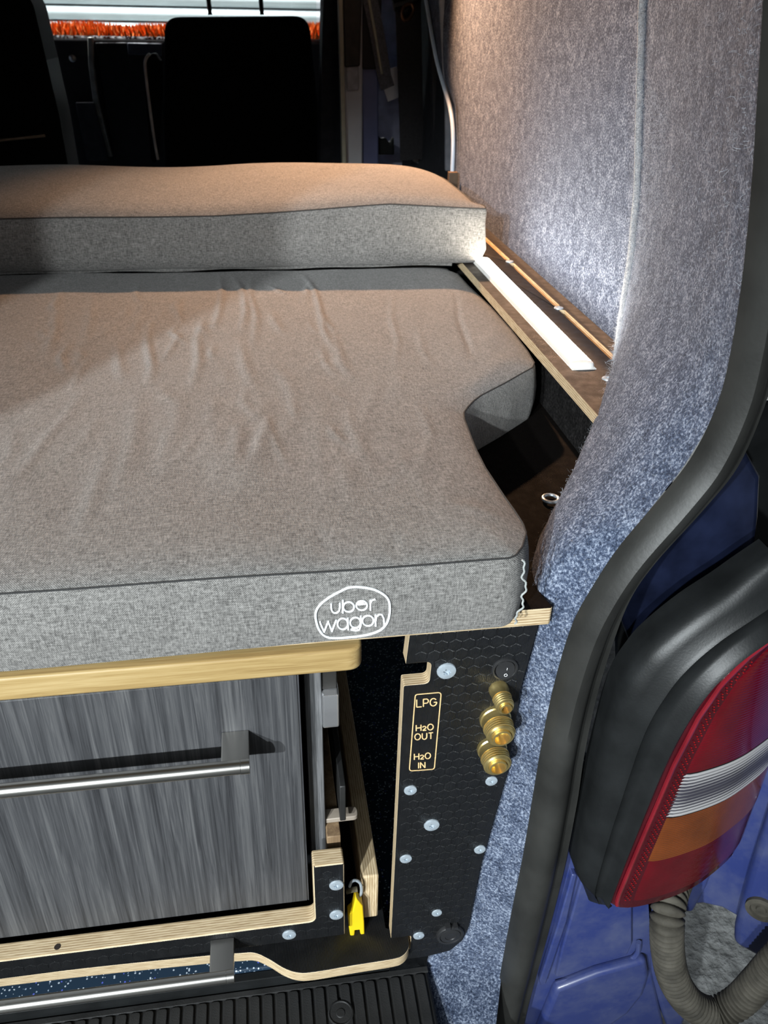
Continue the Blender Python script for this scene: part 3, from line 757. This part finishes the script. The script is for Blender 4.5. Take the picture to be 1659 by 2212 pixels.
mc = MB(); mc.grid([[(.3475+a*s, y, .5302+b*s) for a, b in prof] for y, s in ((.308,1.04),(.304,1.04),(.300,.85),(.297,.4),(.2965,0.02))])
mc.obj('end_cap', CAPPLA, st_)
boxo('flange', .3335, .3615, .296, .757, .5300, .5306, CAPPLA, st_, bevel=.0002)
# dark carpeted box below the shelf
struct(MB().box(.336, .40, .16, 1.3, .452, .5178).obj('trim_3', BLACK_CARPET))
# upright bracket at the far end of the shelf
bx = boxo('shelf_bracket', .395, .4135, 1.22, 1.235, .5302, .588, simple('dark_bracket', (.10,.065,.04), .6)); tag(bx, 'small wooden upright at the far end of the wall shelf', 'bracket')

# ------------------------------------------------------------------ right control panel
cp = thing('service_panel', 'black honeycomb plywood panel with brass connectors and labels', 'panel', (.15, .006, -.0305))
out = [(.1062,.4335),(.1035,.3955,0),(.1255,.3955,.005),(.1245,.3715,.005),(.1025,.3715,.002),(.0995,.0125),(.1215,.0125,.003),(.1210,-.0125,.003),(.0985,-.0125),(.0985,-.0300),
       (.140,-.0300,.01),(.1665,-.0250,.012),(.1795,-.0080,.014),(.1842,.012,.01),(.1898,.117),(.2055,.256),(.2068,.355),(.2143,.4225),(.2150,.4335)]
pan = prism('panel_board', round_poly(out), 'xz', 0, .0145, (PHEN, PLY_Y), cp, bevel=.0006)
def inside(pt, poly):
    x, y = pt; c = False; n = len(poly)
    for i in range(n):
        a, b = poly[i], poly[i-1]
        if (a[1] > y) != (b[1] > y) and x < (b[0]-a[0])*(y-a[1])/(b[1]-a[1])+a[0]: c = not c
    return c
def hexes(name, poly, mapf, par, a=.0116, raise_=.00032, nrm=1, avoid=()):
    """embossed honeycomb: low raised hexagons, pointed top and bottom"""
    mb = MB(); xs_ = [p[0] for p in poly]; ys_ = [p[1] for p in poly]; r = a*.40/.866; ro = a*.455/.866; j = 0; y = min(ys_)
    while y < max(ys_):
        x = min(xs_)+(a/2 if j % 2 else 0)
        while x < max(xs_):
            ok = all(inside((x+ro*math.cos(R(60*k+30)), y+ro*math.sin(R(60*k+30))), poly) for k in range(6)) and not any(x0 < x < x1 and y0 < y < y1 for x0, x1, y0, y1 in avoid)
            if ok:
                rows = [[mapf(x+rr*math.cos(R(60*k+30)), y+rr*math.sin(R(60*k+30)), h) for k in range(6)] for rr, h in ((ro, -.00005), (r, raise_))]
                k0 = len(mb.v); mb.grid(rows, 0, True); mb.f.append(tuple(k0+6+i for i in range(6))); mb.mi.append(0)
            x += a
        y += a*.866; j += 1
    o = mb.obj(name, PHEN, par, smooth=False); o['kind'] = 'stuff'; return o
hexes('embossed_honeycomb', round_poly(out), lambda u, v, h: (u, -h, v), cp, avoid=((.108,.139,.262,.366),))
for nm, x, y, r in (('s',965,1450,.0085),('s',887,1708,.0062),('s',1062,1688,.0060),('s',933,1783,.0078),('s',1037,1836,.0060),('s',877,1856,.0062),('s',944,1973,.0056),('s',905,2022,.0062)):
    q = on(x, y, 1, -.001)
    if nm == 's' and 'SCR' not in globals():
        SCR = screw(cp, (q.x, 0, q.z), .0062); SCR.scale = (r/.0062,)*3
    else: screw_copy(SCR, cp, (q.x, 0, q.z), r/.0062)
# engraved label
lb = MB()
def EP(x, y): q = on(x, y, 1, 0); return Vector((q.x, -.0003, q.z))
fr = round_poly([(897,1500,6),(953,1495,6),(938,1661,6),(884,1665,6)], 5)
fr = [EP(*q) for q in fr]; lb.tube(fr+[fr[0], fr[1]], .00058, 6, caps=False, flat=.5, up=(0,1,0))
def glyph(ch):
    O = arc(.5,.5,.5,.5,0,360,24)
    return {'L': [[(0,0),(0,1),(.75,1)]], 'P': [[(0,1),(0,0),(.45,0)]+arc(.45,.28,.3,.28,90,-90,10)+[(0,.56)]],
            'G': [arc(.5,.5,.5,.5,40,340,24)+[(1,.52),(.55,.52)]], 'H': [[(0,0),(0,1)],[(.85,0),(.85,1)],[(0,.5),(.85,.5)]],
            'O': [O], 'U': [[(0,0),(0,.6)]+arc(.4,.6,.4,.4,180,360,12)+[(.8,.6),(.8,0)]], 'T': [[(0,0),(.8,0)],[(.4,0),(.4,1)]],
            'I': [[(.1,0),(.1,1)]], 'N': [[(0,1),(0,0),(.85,1),(.85,0)]],
            '2': [arc(.4,.3,.36,.3,165,-30,12)+[(.05,1),(.85,1)]]}[ch]
def word(text, x0, x1, y0, y1, skew=-.075):
    wd = {'L': .8, 'P': .8, 'G': 1.05, 'H': .9, 'O': 1.1, 'U': .9, 'T': .85, 'I': .25, 'N': .95, '2': .7}; gap = .22
    tot = sum(wd[c] for c in text)+gap*(len(text)-1); u = 0; sx = (x1-x0)/tot
    for c in text:
        yy0 = lerp(y0, y1, .30) if c == '2' else y0
        for s in glyph(c):
            pts = []
            for gx, gy in s:
                X = x0+(u+gx*(.8 if c == '2' else 1))*sx; Y = lerp(yy0, y1, gy); pts.append(EP(X - (Y-1580)*.035*0, Y+(X-x0)*skew))
            lb.strokes(pts, .00062, 6, flat=.5, up=(0,1,0))
        u += wd[c]+gap
word('LPG', 900, 944, 1511, 1527); word('H2O', 899, 937, 1566, 1578.5); word('OUT', 896, 936, 1585, 1598)
word('H2O', 895, 931, 1628, 1640.5); word('IN', 903, 919, 1647, 1659)
lb.obj('engraved_label', GOLD, cp)
# smooth field inside the label frame
qd = [on(*q, 1, 0) for q in ((899,1503),(950,1498),(936,1659),(887,1662))]
# rocker switch
q = on(1091,1445,1,-.001); sw = MB().lathe([(.0118,-.002),(.0118,.0012),(.0112,.0022),(.0098,.0024),(.0092,.0018),(.0088,.0002),(0,.0002)], (q.x,0,q.z), '-y', 40).obj('rocker_switch', SWPLA, cp)
rk = MB(); rows = []
for i in range(15):
    t = i/14; zz = lerp(-.0084, .0084, t); hw = math.sqrt(max(1e-9, .0084**2-zz**2)); d = .0018+.0030*max(0, -(t-.55)*1.6) if t < .55 else .0018-.002*(t-.55)
    rows.append([Vector((q.x+hw*u, -d, q.z+zz)) for u in (-1,-.6,-.2,.2,.6,1)])
rk.grid(rows); link('rocker', rk.mesh(), SWPLA, sw)
mk = MB(); mk.tube([Vector((q.x+.0014*math.cos(a), -.0046, q.z-.0038+.0014*math.sin(a))) for a in [2*PI*k/16 for k in range(17)]], .00028, 6, caps=False)
mk.tube([Vector((q.x+.0010, -.0032, q.z+.0004)), Vector((q.x+.0014, -.0026, q.z+.0024))], .00025, 6)
link('rocker_mark', mk.mesh(), WHITE, sw)
# brass connectors
def coupling(px, py, r, ln, label):
    q = on(px, py, 1, -.004); o = Vector((q.x, 0, q.z))
    pr = [(r*1.0,-.001),(r*1.0,.0035),(r*.93,.0045),(r*.93,.0105),(r*.97,.0115),(r*.97,.0128),(r*.66,.0132)]
    d = .0132
    base = MB().lathe(pr, o, '-y', 32).obj('brass_connector', BRASS, cp); base['label'] = label
    th = [(r*.70, .0130)]
    k = 0; d = .0135
    while d < ln-.002:
        th += [(r*.92, d), (r*.92, d+.0006), (r*.78, d+.0013)]; d += .0024
    th += [(r*.86, ln-.0015), (r*.78, ln), (r*.62, ln), (r*.60, ln-.001), (r*.58, ln+.0022), (r*.49, ln+.0024), (r*.46, ln-.010), (0, ln-.010)]
    link('thread', MB().lathe(th, o, '-y', 36).mesh(), BRASS, base)
    s = MB(); s.box(o.x-r*.40, o.x-r*.18, -(ln-.002), -(ln-.0095), o.z-r*.12, o.z+r*.12); link('valve_pin', s.mesh(), BRASS, base)
coupling(1079, 1494, .0088, .024, 'slim brass gas connector under the rocker switch')
coupling(1071, 1556, .0142, .024, 'wide brass connector beside H2O OUT')
coupling(1064, 1621, .0138, .023, 'wide brass connector beside H2O IN')
# round black cap at the lower corner
q = on(977, 2022, 1, -.004)
cap = MB().lathe([(.0150,-.001),(.0150,.0030),(.0142,.0042),(.0118,.0044),(.0112,.0030),(.0108,.0042),(.0060,.0048),(.0055,.0040),(0,.0040)], (q.x-.002, 0, q.z), '-y', 40).obj('socket_cap', SWPLA, cp)
lk = MB(); lk.box(q.x-.008, q.x-.003, -.006, 0, q.z+.0135, q.z+.0185); lk.box(q.x+.001, q.x+.005, -.006, 0, q.z+.0135, q.z+.0175); link('cap_hinge', lk.mesh(), SWPLA, cap)

# ------------------------------------------------------------------ oak top, drawer, frame, tray
ok = prism('oak_worktop', round_poly([(-1.0,-.0185),(.0655,-.0185,.013),(.0655,.34),(-1.0,.34)], 8), 'xy', .4095, .4315, OAK, None, bevel=.0022, seg=3)
tag(ok, 'rounded oak worktop edge under the overhanging mattress', 'worktop')
dr = thing('drawer', 'dark grey woodgrain drawer with a steel bar handle', 'drawer', (-.3, .1, .062))
boxo('drawer_front', -.80, .0138, .022, .040, .0625, .3735, LAMINATE, dr, bevel=.0012)
boxo('edge_band', .0139, .0153, .0224, .040, .0628, .3733, simple('dark_edge_band', (.045,.046,.05), .45), dr, bevel=.0003)
boxo('drawer_box', -.78, .0105, .0405, .48, .075, .360, DARK_PLY, dr)
def handle(par, x1, x0, yface, zc):
    prism('handle_post', round_poly([(x1-.0235, zc-.0050,.001),(x1, zc-.0050,.001),(x1, zc+.0050,.001),(x1-.0235, zc+.0050,.001)], 3), 'xz', yface-.037, yface, STEEL, par, bevel=.0006)
    MB().tube([(x0, yface-.0370, zc), (x1-.0075, yface-.0370, zc)], .0062, 24).obj('handle_bar', STEEL, par)
    MB().tube([(x1-.0072, yface-.0370, zc), (x1+.0002, yface-.0370, zc)], .0065, 24).obj('handle_end', STEEL, par)
handle(dr, -.0308, -.70, .022, .3105)
# cabinet side board seen in the gap, with chrome lock
cb = thing('cabinet_side', 'grey laminate cabinet side board edge right of the drawer', 'cabinet side', (.027,.2,.110))
boxo('side_board', .0205, .0358, .042, .46, .0800, .3735, LAMINATE_EDGE, cb, bevel=.0008)
lockp = round_poly([(.037,.291,.005),(.060,.291,.005),(.060,.333,.002),(.037,.333,.002)], 5)
prism('lock_body', lockp, 'yz', .0358, .0510, CHROME, cb, bevel=.0015)
boxo('lock_plate', .0358, .0500, .045, .062, .3334, .372, simple('dark_lock_plate', (.05,.048,.045), .5, .6), cb)
# bottom frame with cut-out for the drawer
fm = thing('base_frame', 'black plywood base frame with light edges below the drawer', 'frame', (-.3,.01,.030))
fo = [(-.80,.0290),(.0505,.0290),(.0505,.1465),(.0195,.1465),(.0195,.0590,.007),(-.80,.0590)]
prism('frame_board', round_poly(fo), 'xz', .0, .0200, (PHEN, PLY_Y), fm, bevel=.0022, seg=3)
hexes('embossed_honeycomb', round_poly([(-.5,.0315),(.048,.0315),(.048,.1415),(.0225,.1415),(.0225,.055),(-.5,.055)]), lambda u, v, h: (u, -h, v), fm)
for i, (x, y) in enumerate(((727,1913),(727,1977),(625,2020))):
    q = on(x, y, 1, -.001); screw_copy(SCR, fm, (q.x, 0, q.z), 1.18)
q = on(124, 2045, 2, .0592)
MB().lathe([(.0032,-.0002),(.0030,.0002),(.0,.0001)], (q.x, q.y, .0592), 'z', 16).obj('drill_hole', simple('hole_dark', (.02,.012,.008), .9), fm)
handle(fm, -.0632, -.70, 0, .0452)
# wavy tray board
tr = thing('tray_board', 'thin black plywood tray board with wavy light front edge', 'tray', (-.3,.2,-.0105))
tp = catmull([(-.80,.018,0),(-.30,.017,0),(-.10,.0125,0),(-.062,.0105,0),(-.045,.0085,0),(-.030,-.0005,0),(-.016,-.0115,0),(-.002,-.0185,0),(.015,-.0205,0),(.060,-.0190,0),(.098,-.0180,0),(.110,-.0155,0),(.1175,-.0080,0),(.1195,.002,0)], 6)
tp = [Vector((v.x, v.y)) for v in tp]+[Vector((.1195,.0085)), Vector((.097,.018)), Vector((.097,.45)), Vector((-.80,.45))]
prism('tray', tp, 'xy', -.0105, .0045, (PHEN, PLY_Z), tr, bevel=.0009)
# loose lengths of timber and the runner inside the gap
rl = thing('ply_rail', 'square plywood rail end standing in the gap beside the drawer', 'rail', (.081,.2,.006))
def rail(nm, x0, x1, y0, y1, z0, z1, mat, par, sk=0):
    mb = MB(); mb.add([(x0,y0,z0),(x1,y0,z0),(x1+sk,y1,z0),(x0+sk,y1,z0),(x0,y0,z1),(x1,y0,z1),(x1+sk,y1,z1),(x0+sk,y1,z1)],
        [(0,3,2,1),(4,5,6,7),(0,1,5,4),(1,2,6,5),(2,3,7,6),(3,0,4,7)]); return mb.obj(nm, mat, par, bevel=.002)
rail('rail_bar', .0715, .0895, .028, .62, .0105, .082, PLY_X, rl)
boxo('rail_foot', .0735, .0875, .045, .60, .0045, .0105, DARK_PLY, rl)
sp = thing('slide_runner', 'dark metal drawer runner with pale tongue in the side gap', 'runner', (.045,.3,.16))
boxo('runner', .050, .056, .035, .45, .165, .215, simple('runner_metal', (.04,.04,.04), .5, .6), sp)
boxo('support', .036, .050, .030, .45, .0046, .1495, DARK_PLY, sp)
tg = round_poly([(.036,.045),(.0695,.045,.005),(.0695,.058,.005),(.036,.058)], 5)
prism('tongue', tg, 'xy', .1515, .1575, simple('pale_tongue', (.26,.22,.18), .5), sp, bevel=.0008)
# yellow hook hanging from a ring and strap
yh = thing('yellow_hook', 'yellow forked plastic tag hanging beside the drawer frame', 'hook', (.064,.022,.005))
q0 = on(768,1972,1,.02)
yo = [(760,1962),(768,1932),(783,1950),(786,1985),(787,2010),(784,2014),(778,2014),(776,2002),(766,2003),(765,2015),(762,2019),(756,2018),(752,1990),(751,1970)]
yo = [on(x, y, 1, .018) for x, y in yo]
prism('hook_body', [Vector((p.x, p.z)) for p in yo], 'xz', .014, .026, YELLOW, yh, bevel=.0035, seg=4)
pr = [on(x, y, 1, .022) for x, y in ((768,1944),(780,1930),(779,1910),(770,1902),(760,1904),(755,1915))]
MB().tube(catmull(pr, 6), .0016, 8).obj('ring', ZINC, yh)
pr = [on(x, y, 1, .021) for x, y in ((748,1926),(760,1922),(772,1920))]
MB().tube(pr, .0035, 8, flat=.4).obj('strap', WEB, yh)

# ------------------------------------------------------------------ ribbed rubber sill mat
mt_ = thing('sill_mat', 'black ribbed rubber sill mat below the plywood tray', 'mat', (-.3,-.12,-.052))
boxo('mat_base', -.90, .142, -.30, .0005, -.060, -.050, MATRUB, mt_, bevel=.003)
boxo('mat_border', -.90, .142, -.0065, .0005, -.0505, -.0478, MATRUB, mt_, bevel=.001)
rib0 = None; k = 0; x = .131
while x > -.36:
    y1 = -.0085 if k % 1 == 0 else -.02
    if rib0 is None:
        poly = round_poly([(-.0054,-.28,.002),(.0054,-.28,.002),(.0054,0,.004),(-.0054,0,.004)], 4)
        rib0 = prism('rib', poly, 'xy', 0, .0032, MATRUB, mt_, bevel=.0009); o = rib0
    else:
        o = rib0.copy(); COL.objects.link(o); o.parent = mt_
    o.matrix_parent_inverse = Matrix.Identity(4); o.location = Vector((x, -.0072, -.0505))-world_loc(mt_)
    x -= .0138; k += 1
q = on(735, 2180, 2, -.047)
MB().lathe([(.0135,0),(.0135,.0040),(.0120,.0046),(.0112,.0036),(.005,.0036),(.0042,.0044),(0,.0044)], (q.x, q.y-.004, -.0508), 'z', 28).obj('rivet_boss', MATRUB, mt_)
boxo('mat_apron', -.90, .18, -.34, -.30, -.30, -.05, BLKPLA, mt_)
# dark nosing of the vinyl floor
ns_ = boxo('floor_nosing', -.90, .10, .002, .0115, -.052, -.034, BLKPLA); tag(ns_, 'dark nosing strip between glitter floor and ribbed mat', 'nosing')

# ------------------------------------------------------------------ cab: seats, dash, pillars, belts, shutter
def seat_back(name, label, outline, y0, y1, posts, lean=.12):
    t = thing(name, label, 'seat', (outline[0][0], y0, .1))
    zb = min(p[1] for p in outline)
    o = prism('backrest', round_poly(outline, 8), 'xz', y0, y1, SEATM, t, bevel=.022, seg=5)
    xm = sum(p[0] for p in outline)/len(outline)
    MB().box(xm-.24, xm+.24, y0+.05, y0+.55, .0, .18).obj('seat_base', SEATM, t, bevel=.03, seg=3)
    for (a, b) in posts: MB().tube([a, b], .0065, 8).obj('headrest_post', BLKPLA, t)
    if posts:
        c = (Vector(posts[0][1])+Vector(posts[1][1]))/2
        MB().box(c.x-.13, c.x+.13, c.y-.04, c.y+.05, c.z, c.z+.16).obj('headrest', SEATM, t, bevel=.03, seg=3)
    return t
o1 = [on(x, y, 1, 2.3) for x, y in ((345,420),(700,420),(690,250),(668,45),(640,32),(380,32),(356,48),(350,250))]
sr = seat_back('front_seat', 'black front seat with two headrest posts, right of the cab gap', [(o1[0].x,.1),(o1[1].x,.1),(o1[2].x,o1[2].z,.05),(o1[3].x,o1[3].z+.012,.045),(o1[6].x,o1[6].z+.012,.045),(o1[7].x,o1[7].z,.05)], 2.3, 2.46,
    [(on(454,32,1,2.36), on(446,-40,1,2.36)), (on(566,32,1,2.36), on(560,-40,1,2.36))])
ar = [on(x, y, 1, 2.26) for x, y in ((330,345),(342,345),(352,200),(350,130),(338,112),(320,118),(313,145),(318,220))]
prism('armrest', [Vector((p.x, p.z)) for p in ar], 'xz', 2.20, 2.27, SEATM, sr, bevel=.012, seg=3)
pp = [on(x, y, 1, 2.195) for x, y in ((341,345),(333,300),(322,220),(314,150),(315,128),(324,116))]
MB().tube(catmull(pp, 6), .0040, 8).obj('armrest_piping', simple('grey_piping', (.55,.54,.50), .4), sr)
o2 = [on(x, y, 1, 2.0) for x, y in ((-300,420),(160,420),(128,250),(100,130),(72,10),(40,-40),(-260,-40))]
sl_ = seat_back('front_seat', 'black front seat cut off by the left picture edge', [(o2[0].x,.1),(o2[1].x,.1),(o2[2].x,o2[2].z,.05),(o2[3].x,o2[3].z,.05),(o2[4].x,o2[4].z,.06),(o2[5].x,o2[5].z,.05),(o2[6].x,o2[6].z,.06)], 2.0, 2.16, [])
pp = [on(x, y, 1, 1.985) for x, y in ((-60,308),(0,303),(50,298),(97,293))]
MB().tube(pp, .006, 8, flat=.6).obj('pocket_edge', simple('tan_pocket_edge', (.32,.25,.17), .6), sl_)
# dashboard
da = thing('dashboard', 'dark dashboard with orange furry cover below the windscreen', 'dashboard', (-.3,3.1,.2))
MB().box(-1.10, .42, 3.0, 3.33, .2, .772).obj('dash_body', DASHM, da, bevel=.02, seg=3)
for nm, quad, mat in (('centre_stack', ((205,92),(352,92),(345,340),(245,340)), DASHM), ('radio', ((275,92),(350,94),(350,120),(278,118)), simple('radio_face', (.10,.11,.13), .4)),
                      ('console_edge', ((190,80),(201,80),(203,140),(214,220),(243,338),(231,338),(202,220),(192,140)), simple('silver_console_edge', (.40,.41,.36), .4)),
                      ('lower_console', ((165,220),(205,220),(238,345),(190,345)), simple('console_grey', (.035,.036,.04), .6))):
    q = [on(x, y, 1, 2.985) for x, y in quad]
    dpt = {'centre_stack': (2.99, 3.02), 'radio': (2.975, 3.0), 'console_edge': (2.97, 3.0), 'lower_console': (2.96, 3.0)}[nm]
    prism(nm, [Vector((p.x, p.z)) for p in q], 'xz', dpt[0], dpt[1], mat, da, bevel=.003)
q = on(156, 126, 1, 2.99); MB().lathe([(.012,-.002),(.012,.006),(.005,.010),(0,.010)], (q.x, 3.0, q.z), '-y', 16).obj('vent_knob', STEEL, da)
fu = MB(); random.seed(5)
for i in range(9000):
    x = random.uniform(-.95, .33); y = random.uniform(2.995, 3.26)
    if -.24 < x < -.20 or .10 < x < .12: continue
    h = random.uniform(.02, .05)*(1.25 if (.20 < x < .33) else .95+.35*noise.noise(Vector((x*6, 0, 0)))); a = random.uniform(0, 2*PI); w_ = .003
    d = Vector((random.gauss(0,.35), random.gauss(0,.35), 1)).normalized()*h; s_ = Vector((math.cos(a), math.sin(a), 0))*w_; b = Vector((x, y, .772))
    fu.add([b-s_, b+s_, b+d*.7+s_*.7, b+d*.7-s_*.7, b+d], [(0,1,2,3),(3,2,4)])
fo_ = fu.obj('fur_cover', FUR, da, smooth=False); fo_['kind'] = 'stuff'
# roller shutter outside
rs = thing('roller_shutter', 'white ribbed roller shutter seen through the windscreen', 'shutter', (-.4,5.0,-.62))
prs = []
for k in range(13):
    t = k/12; prs.append((-.0035 if k in (0, 12) else -.026*math.sin(PI*t)**.6, t*.066))
sl0 = None; zz = -.60
while zz < 1.7:
    if sl0 is None:
        mb = MB(); mb.grid([[(x, y, z) for y, z in prs]+[(x, .006, .066), (x, .006, .0)] for x in (-2.6, 1.9)], closed=False)
        sl0 = mb.obj('slat', SHUT, rs, ang=50); o = sl0
    else: o = sl0.copy(); COL.objects.link(o); o.parent = rs
    o.matrix_parent_inverse = Matrix.Identity(4); o.location = Vector((-.0, 5.0, zz))-world_loc(rs); zz += .0735
struct(MB().box(-2.7, 2.0, 5.02, 5.06, -.62, 2.6).obj('wall_front', simple('garage_wall', (.25,.26,.27), .8)))
# right side of the cab: door edge trims, pillar panels and belts
def slab(name, quad, y, d, mat, par=None, bevel=.004):
    q = [on(a, b, 1, y) for a, b in quad]; return prism(name, [Vector((p.x, p.z)) for p in q], 'xz', y, y+d, mat, par, bevel=bevel)
struct(slab('trim_4', ((738,-80),(784,-80),(783,380),(748,380)), 2.0, .06, GREYM))
struct(slab('trim_5', ((780,-80),(816,-80),(818,380),(781,380)), 2.02, .05, NAVY))
struct(slab('trim_6', ((729,-80),(739,-80),(749,380),(740,380)), 1.97, .03, PALE, bevel=.002))
struct(slab('trim_7', ((700,-80),(731,-80),(742,380),(690,380)), 2.05, .10, LINING))
struct(slab('trim_8', ((812,-80),(955,-80),(955,380),(812,380)), 2.22, .05, simple('blue_grey_inner_panel', (.45,.46,.58), .6, var=.15)))
struct(slab('trim_9', ((747,145),(775,142),(776,195),(750,197)), 1.985, .015, simple('pale_pillar_patch', (.55,.55,.58), .5)))
struct(slab('trim_10', ((738,-80),(784,-80),(778,143),(745,146)), 1.98, .02, simple('shaded_pillar_brown', (.05,.045,.036), .6)))  # upper pillar in dark brown, stands for the rear header's shadow
struct(slab('trim_11', ((784,-80),(826,-80),(822,150),(781,150)), 2.0, .02, simple('shaded_pillar_dark', (.022,.016,.018), .6)))  # same header shadow put into the colour above the navy strip
lc = slab('belt_latch', ((812,335),(811,282),(822,300),(834,298),(842,310),(851,296),(852,335)), 2.05, .03, BLKPLA); tag(lc, 'black jagged latch bracket low on the blue grey inner panel', 'latch')
b1 = thing('seat_belt', 'slim grey seat belt hanging beside the navy door pillar', 'seat belt', on(830,100,1,2.0), 'hanging seat belts')
MB().tube([on(x, y, 1, 1.98) for x, y in ((792,-40),(800,0),(812,60),(823,120),(830,165),(838,190))], .020, 10, flat=.12, up=(0,1,0)).obj('webbing', BELT_G, b1)
MB().tube([on(x, y, 1, 1.97) for x, y in ((790,-40),(797,0),(808,60),(818,120),(825,160))], .004, 6).obj('webbing_edge', PALE, b1)
MB().tube([on(x, y, 1, 1.985) for x, y in ((838,150),(846,180),(856,212))], .026, 10, flat=.2, up=(0,1,0)).obj('belt_shine', GREYM, b1)  # pale lower stretch imitating the shine on the belt
b2 = thing('seat_belt', 'wide black seat belt with a ring buckle near the white cable', 'seat belt', on(885,100,1,1.9), 'hanging seat belts')
MB().tube([on(x, y, 1, 1.9) for x, y in ((880,-40),(882,40),(885,150),(888,250),(890,345))], .034, 10, flat=.12, up=(0,1,0)).obj('webbing', BELT, b2)
pp = [on(x, y, 1, 1.86) for x, y in ((872,12),(888,8),(893,22),(884,40),(872,42),(868,28),(872,12))]
MB().tube(catmull(pp, 5), .005, 8).obj('buckle_ring', simple('bronze_buckle', (.22,.12,.07), .35, .8), b2)
MB().tube([on(x, y, 1, 1.87) for x, y in ((850,12),(880,4),(905,-8))], .014, 10).obj('belt_guide', BLKPLA, b2)
struct(slab('trim_12', ((926,-80),(945,-80),(962,360),(938,362)), 1.75, .03, simple('dark_door_channel', (.03,.03,.033), .5)))
struct(slab('trim_13', ((905,215),(936,230),(944,365),(893,350)), 1.95, .02, simple('pale_door_inner', (.66,.67,.68), .6)))
struct(slab('trim_14', ((914,130),(930,120),(932,165),(918,172)), 2.0, .02, GREYM))
struct(slab('trim_15', ((945,-80),(958,-80),(985,240),(984,370),(962,370),(962,240)), 1.45, .012, simple('grey_door_edge', (.22,.23,.26), .5), bevel=.003))
struct(MB().box(.47, .50, 1.2, 3.4, -.05, 1.40).obj('trim_16', LINING))
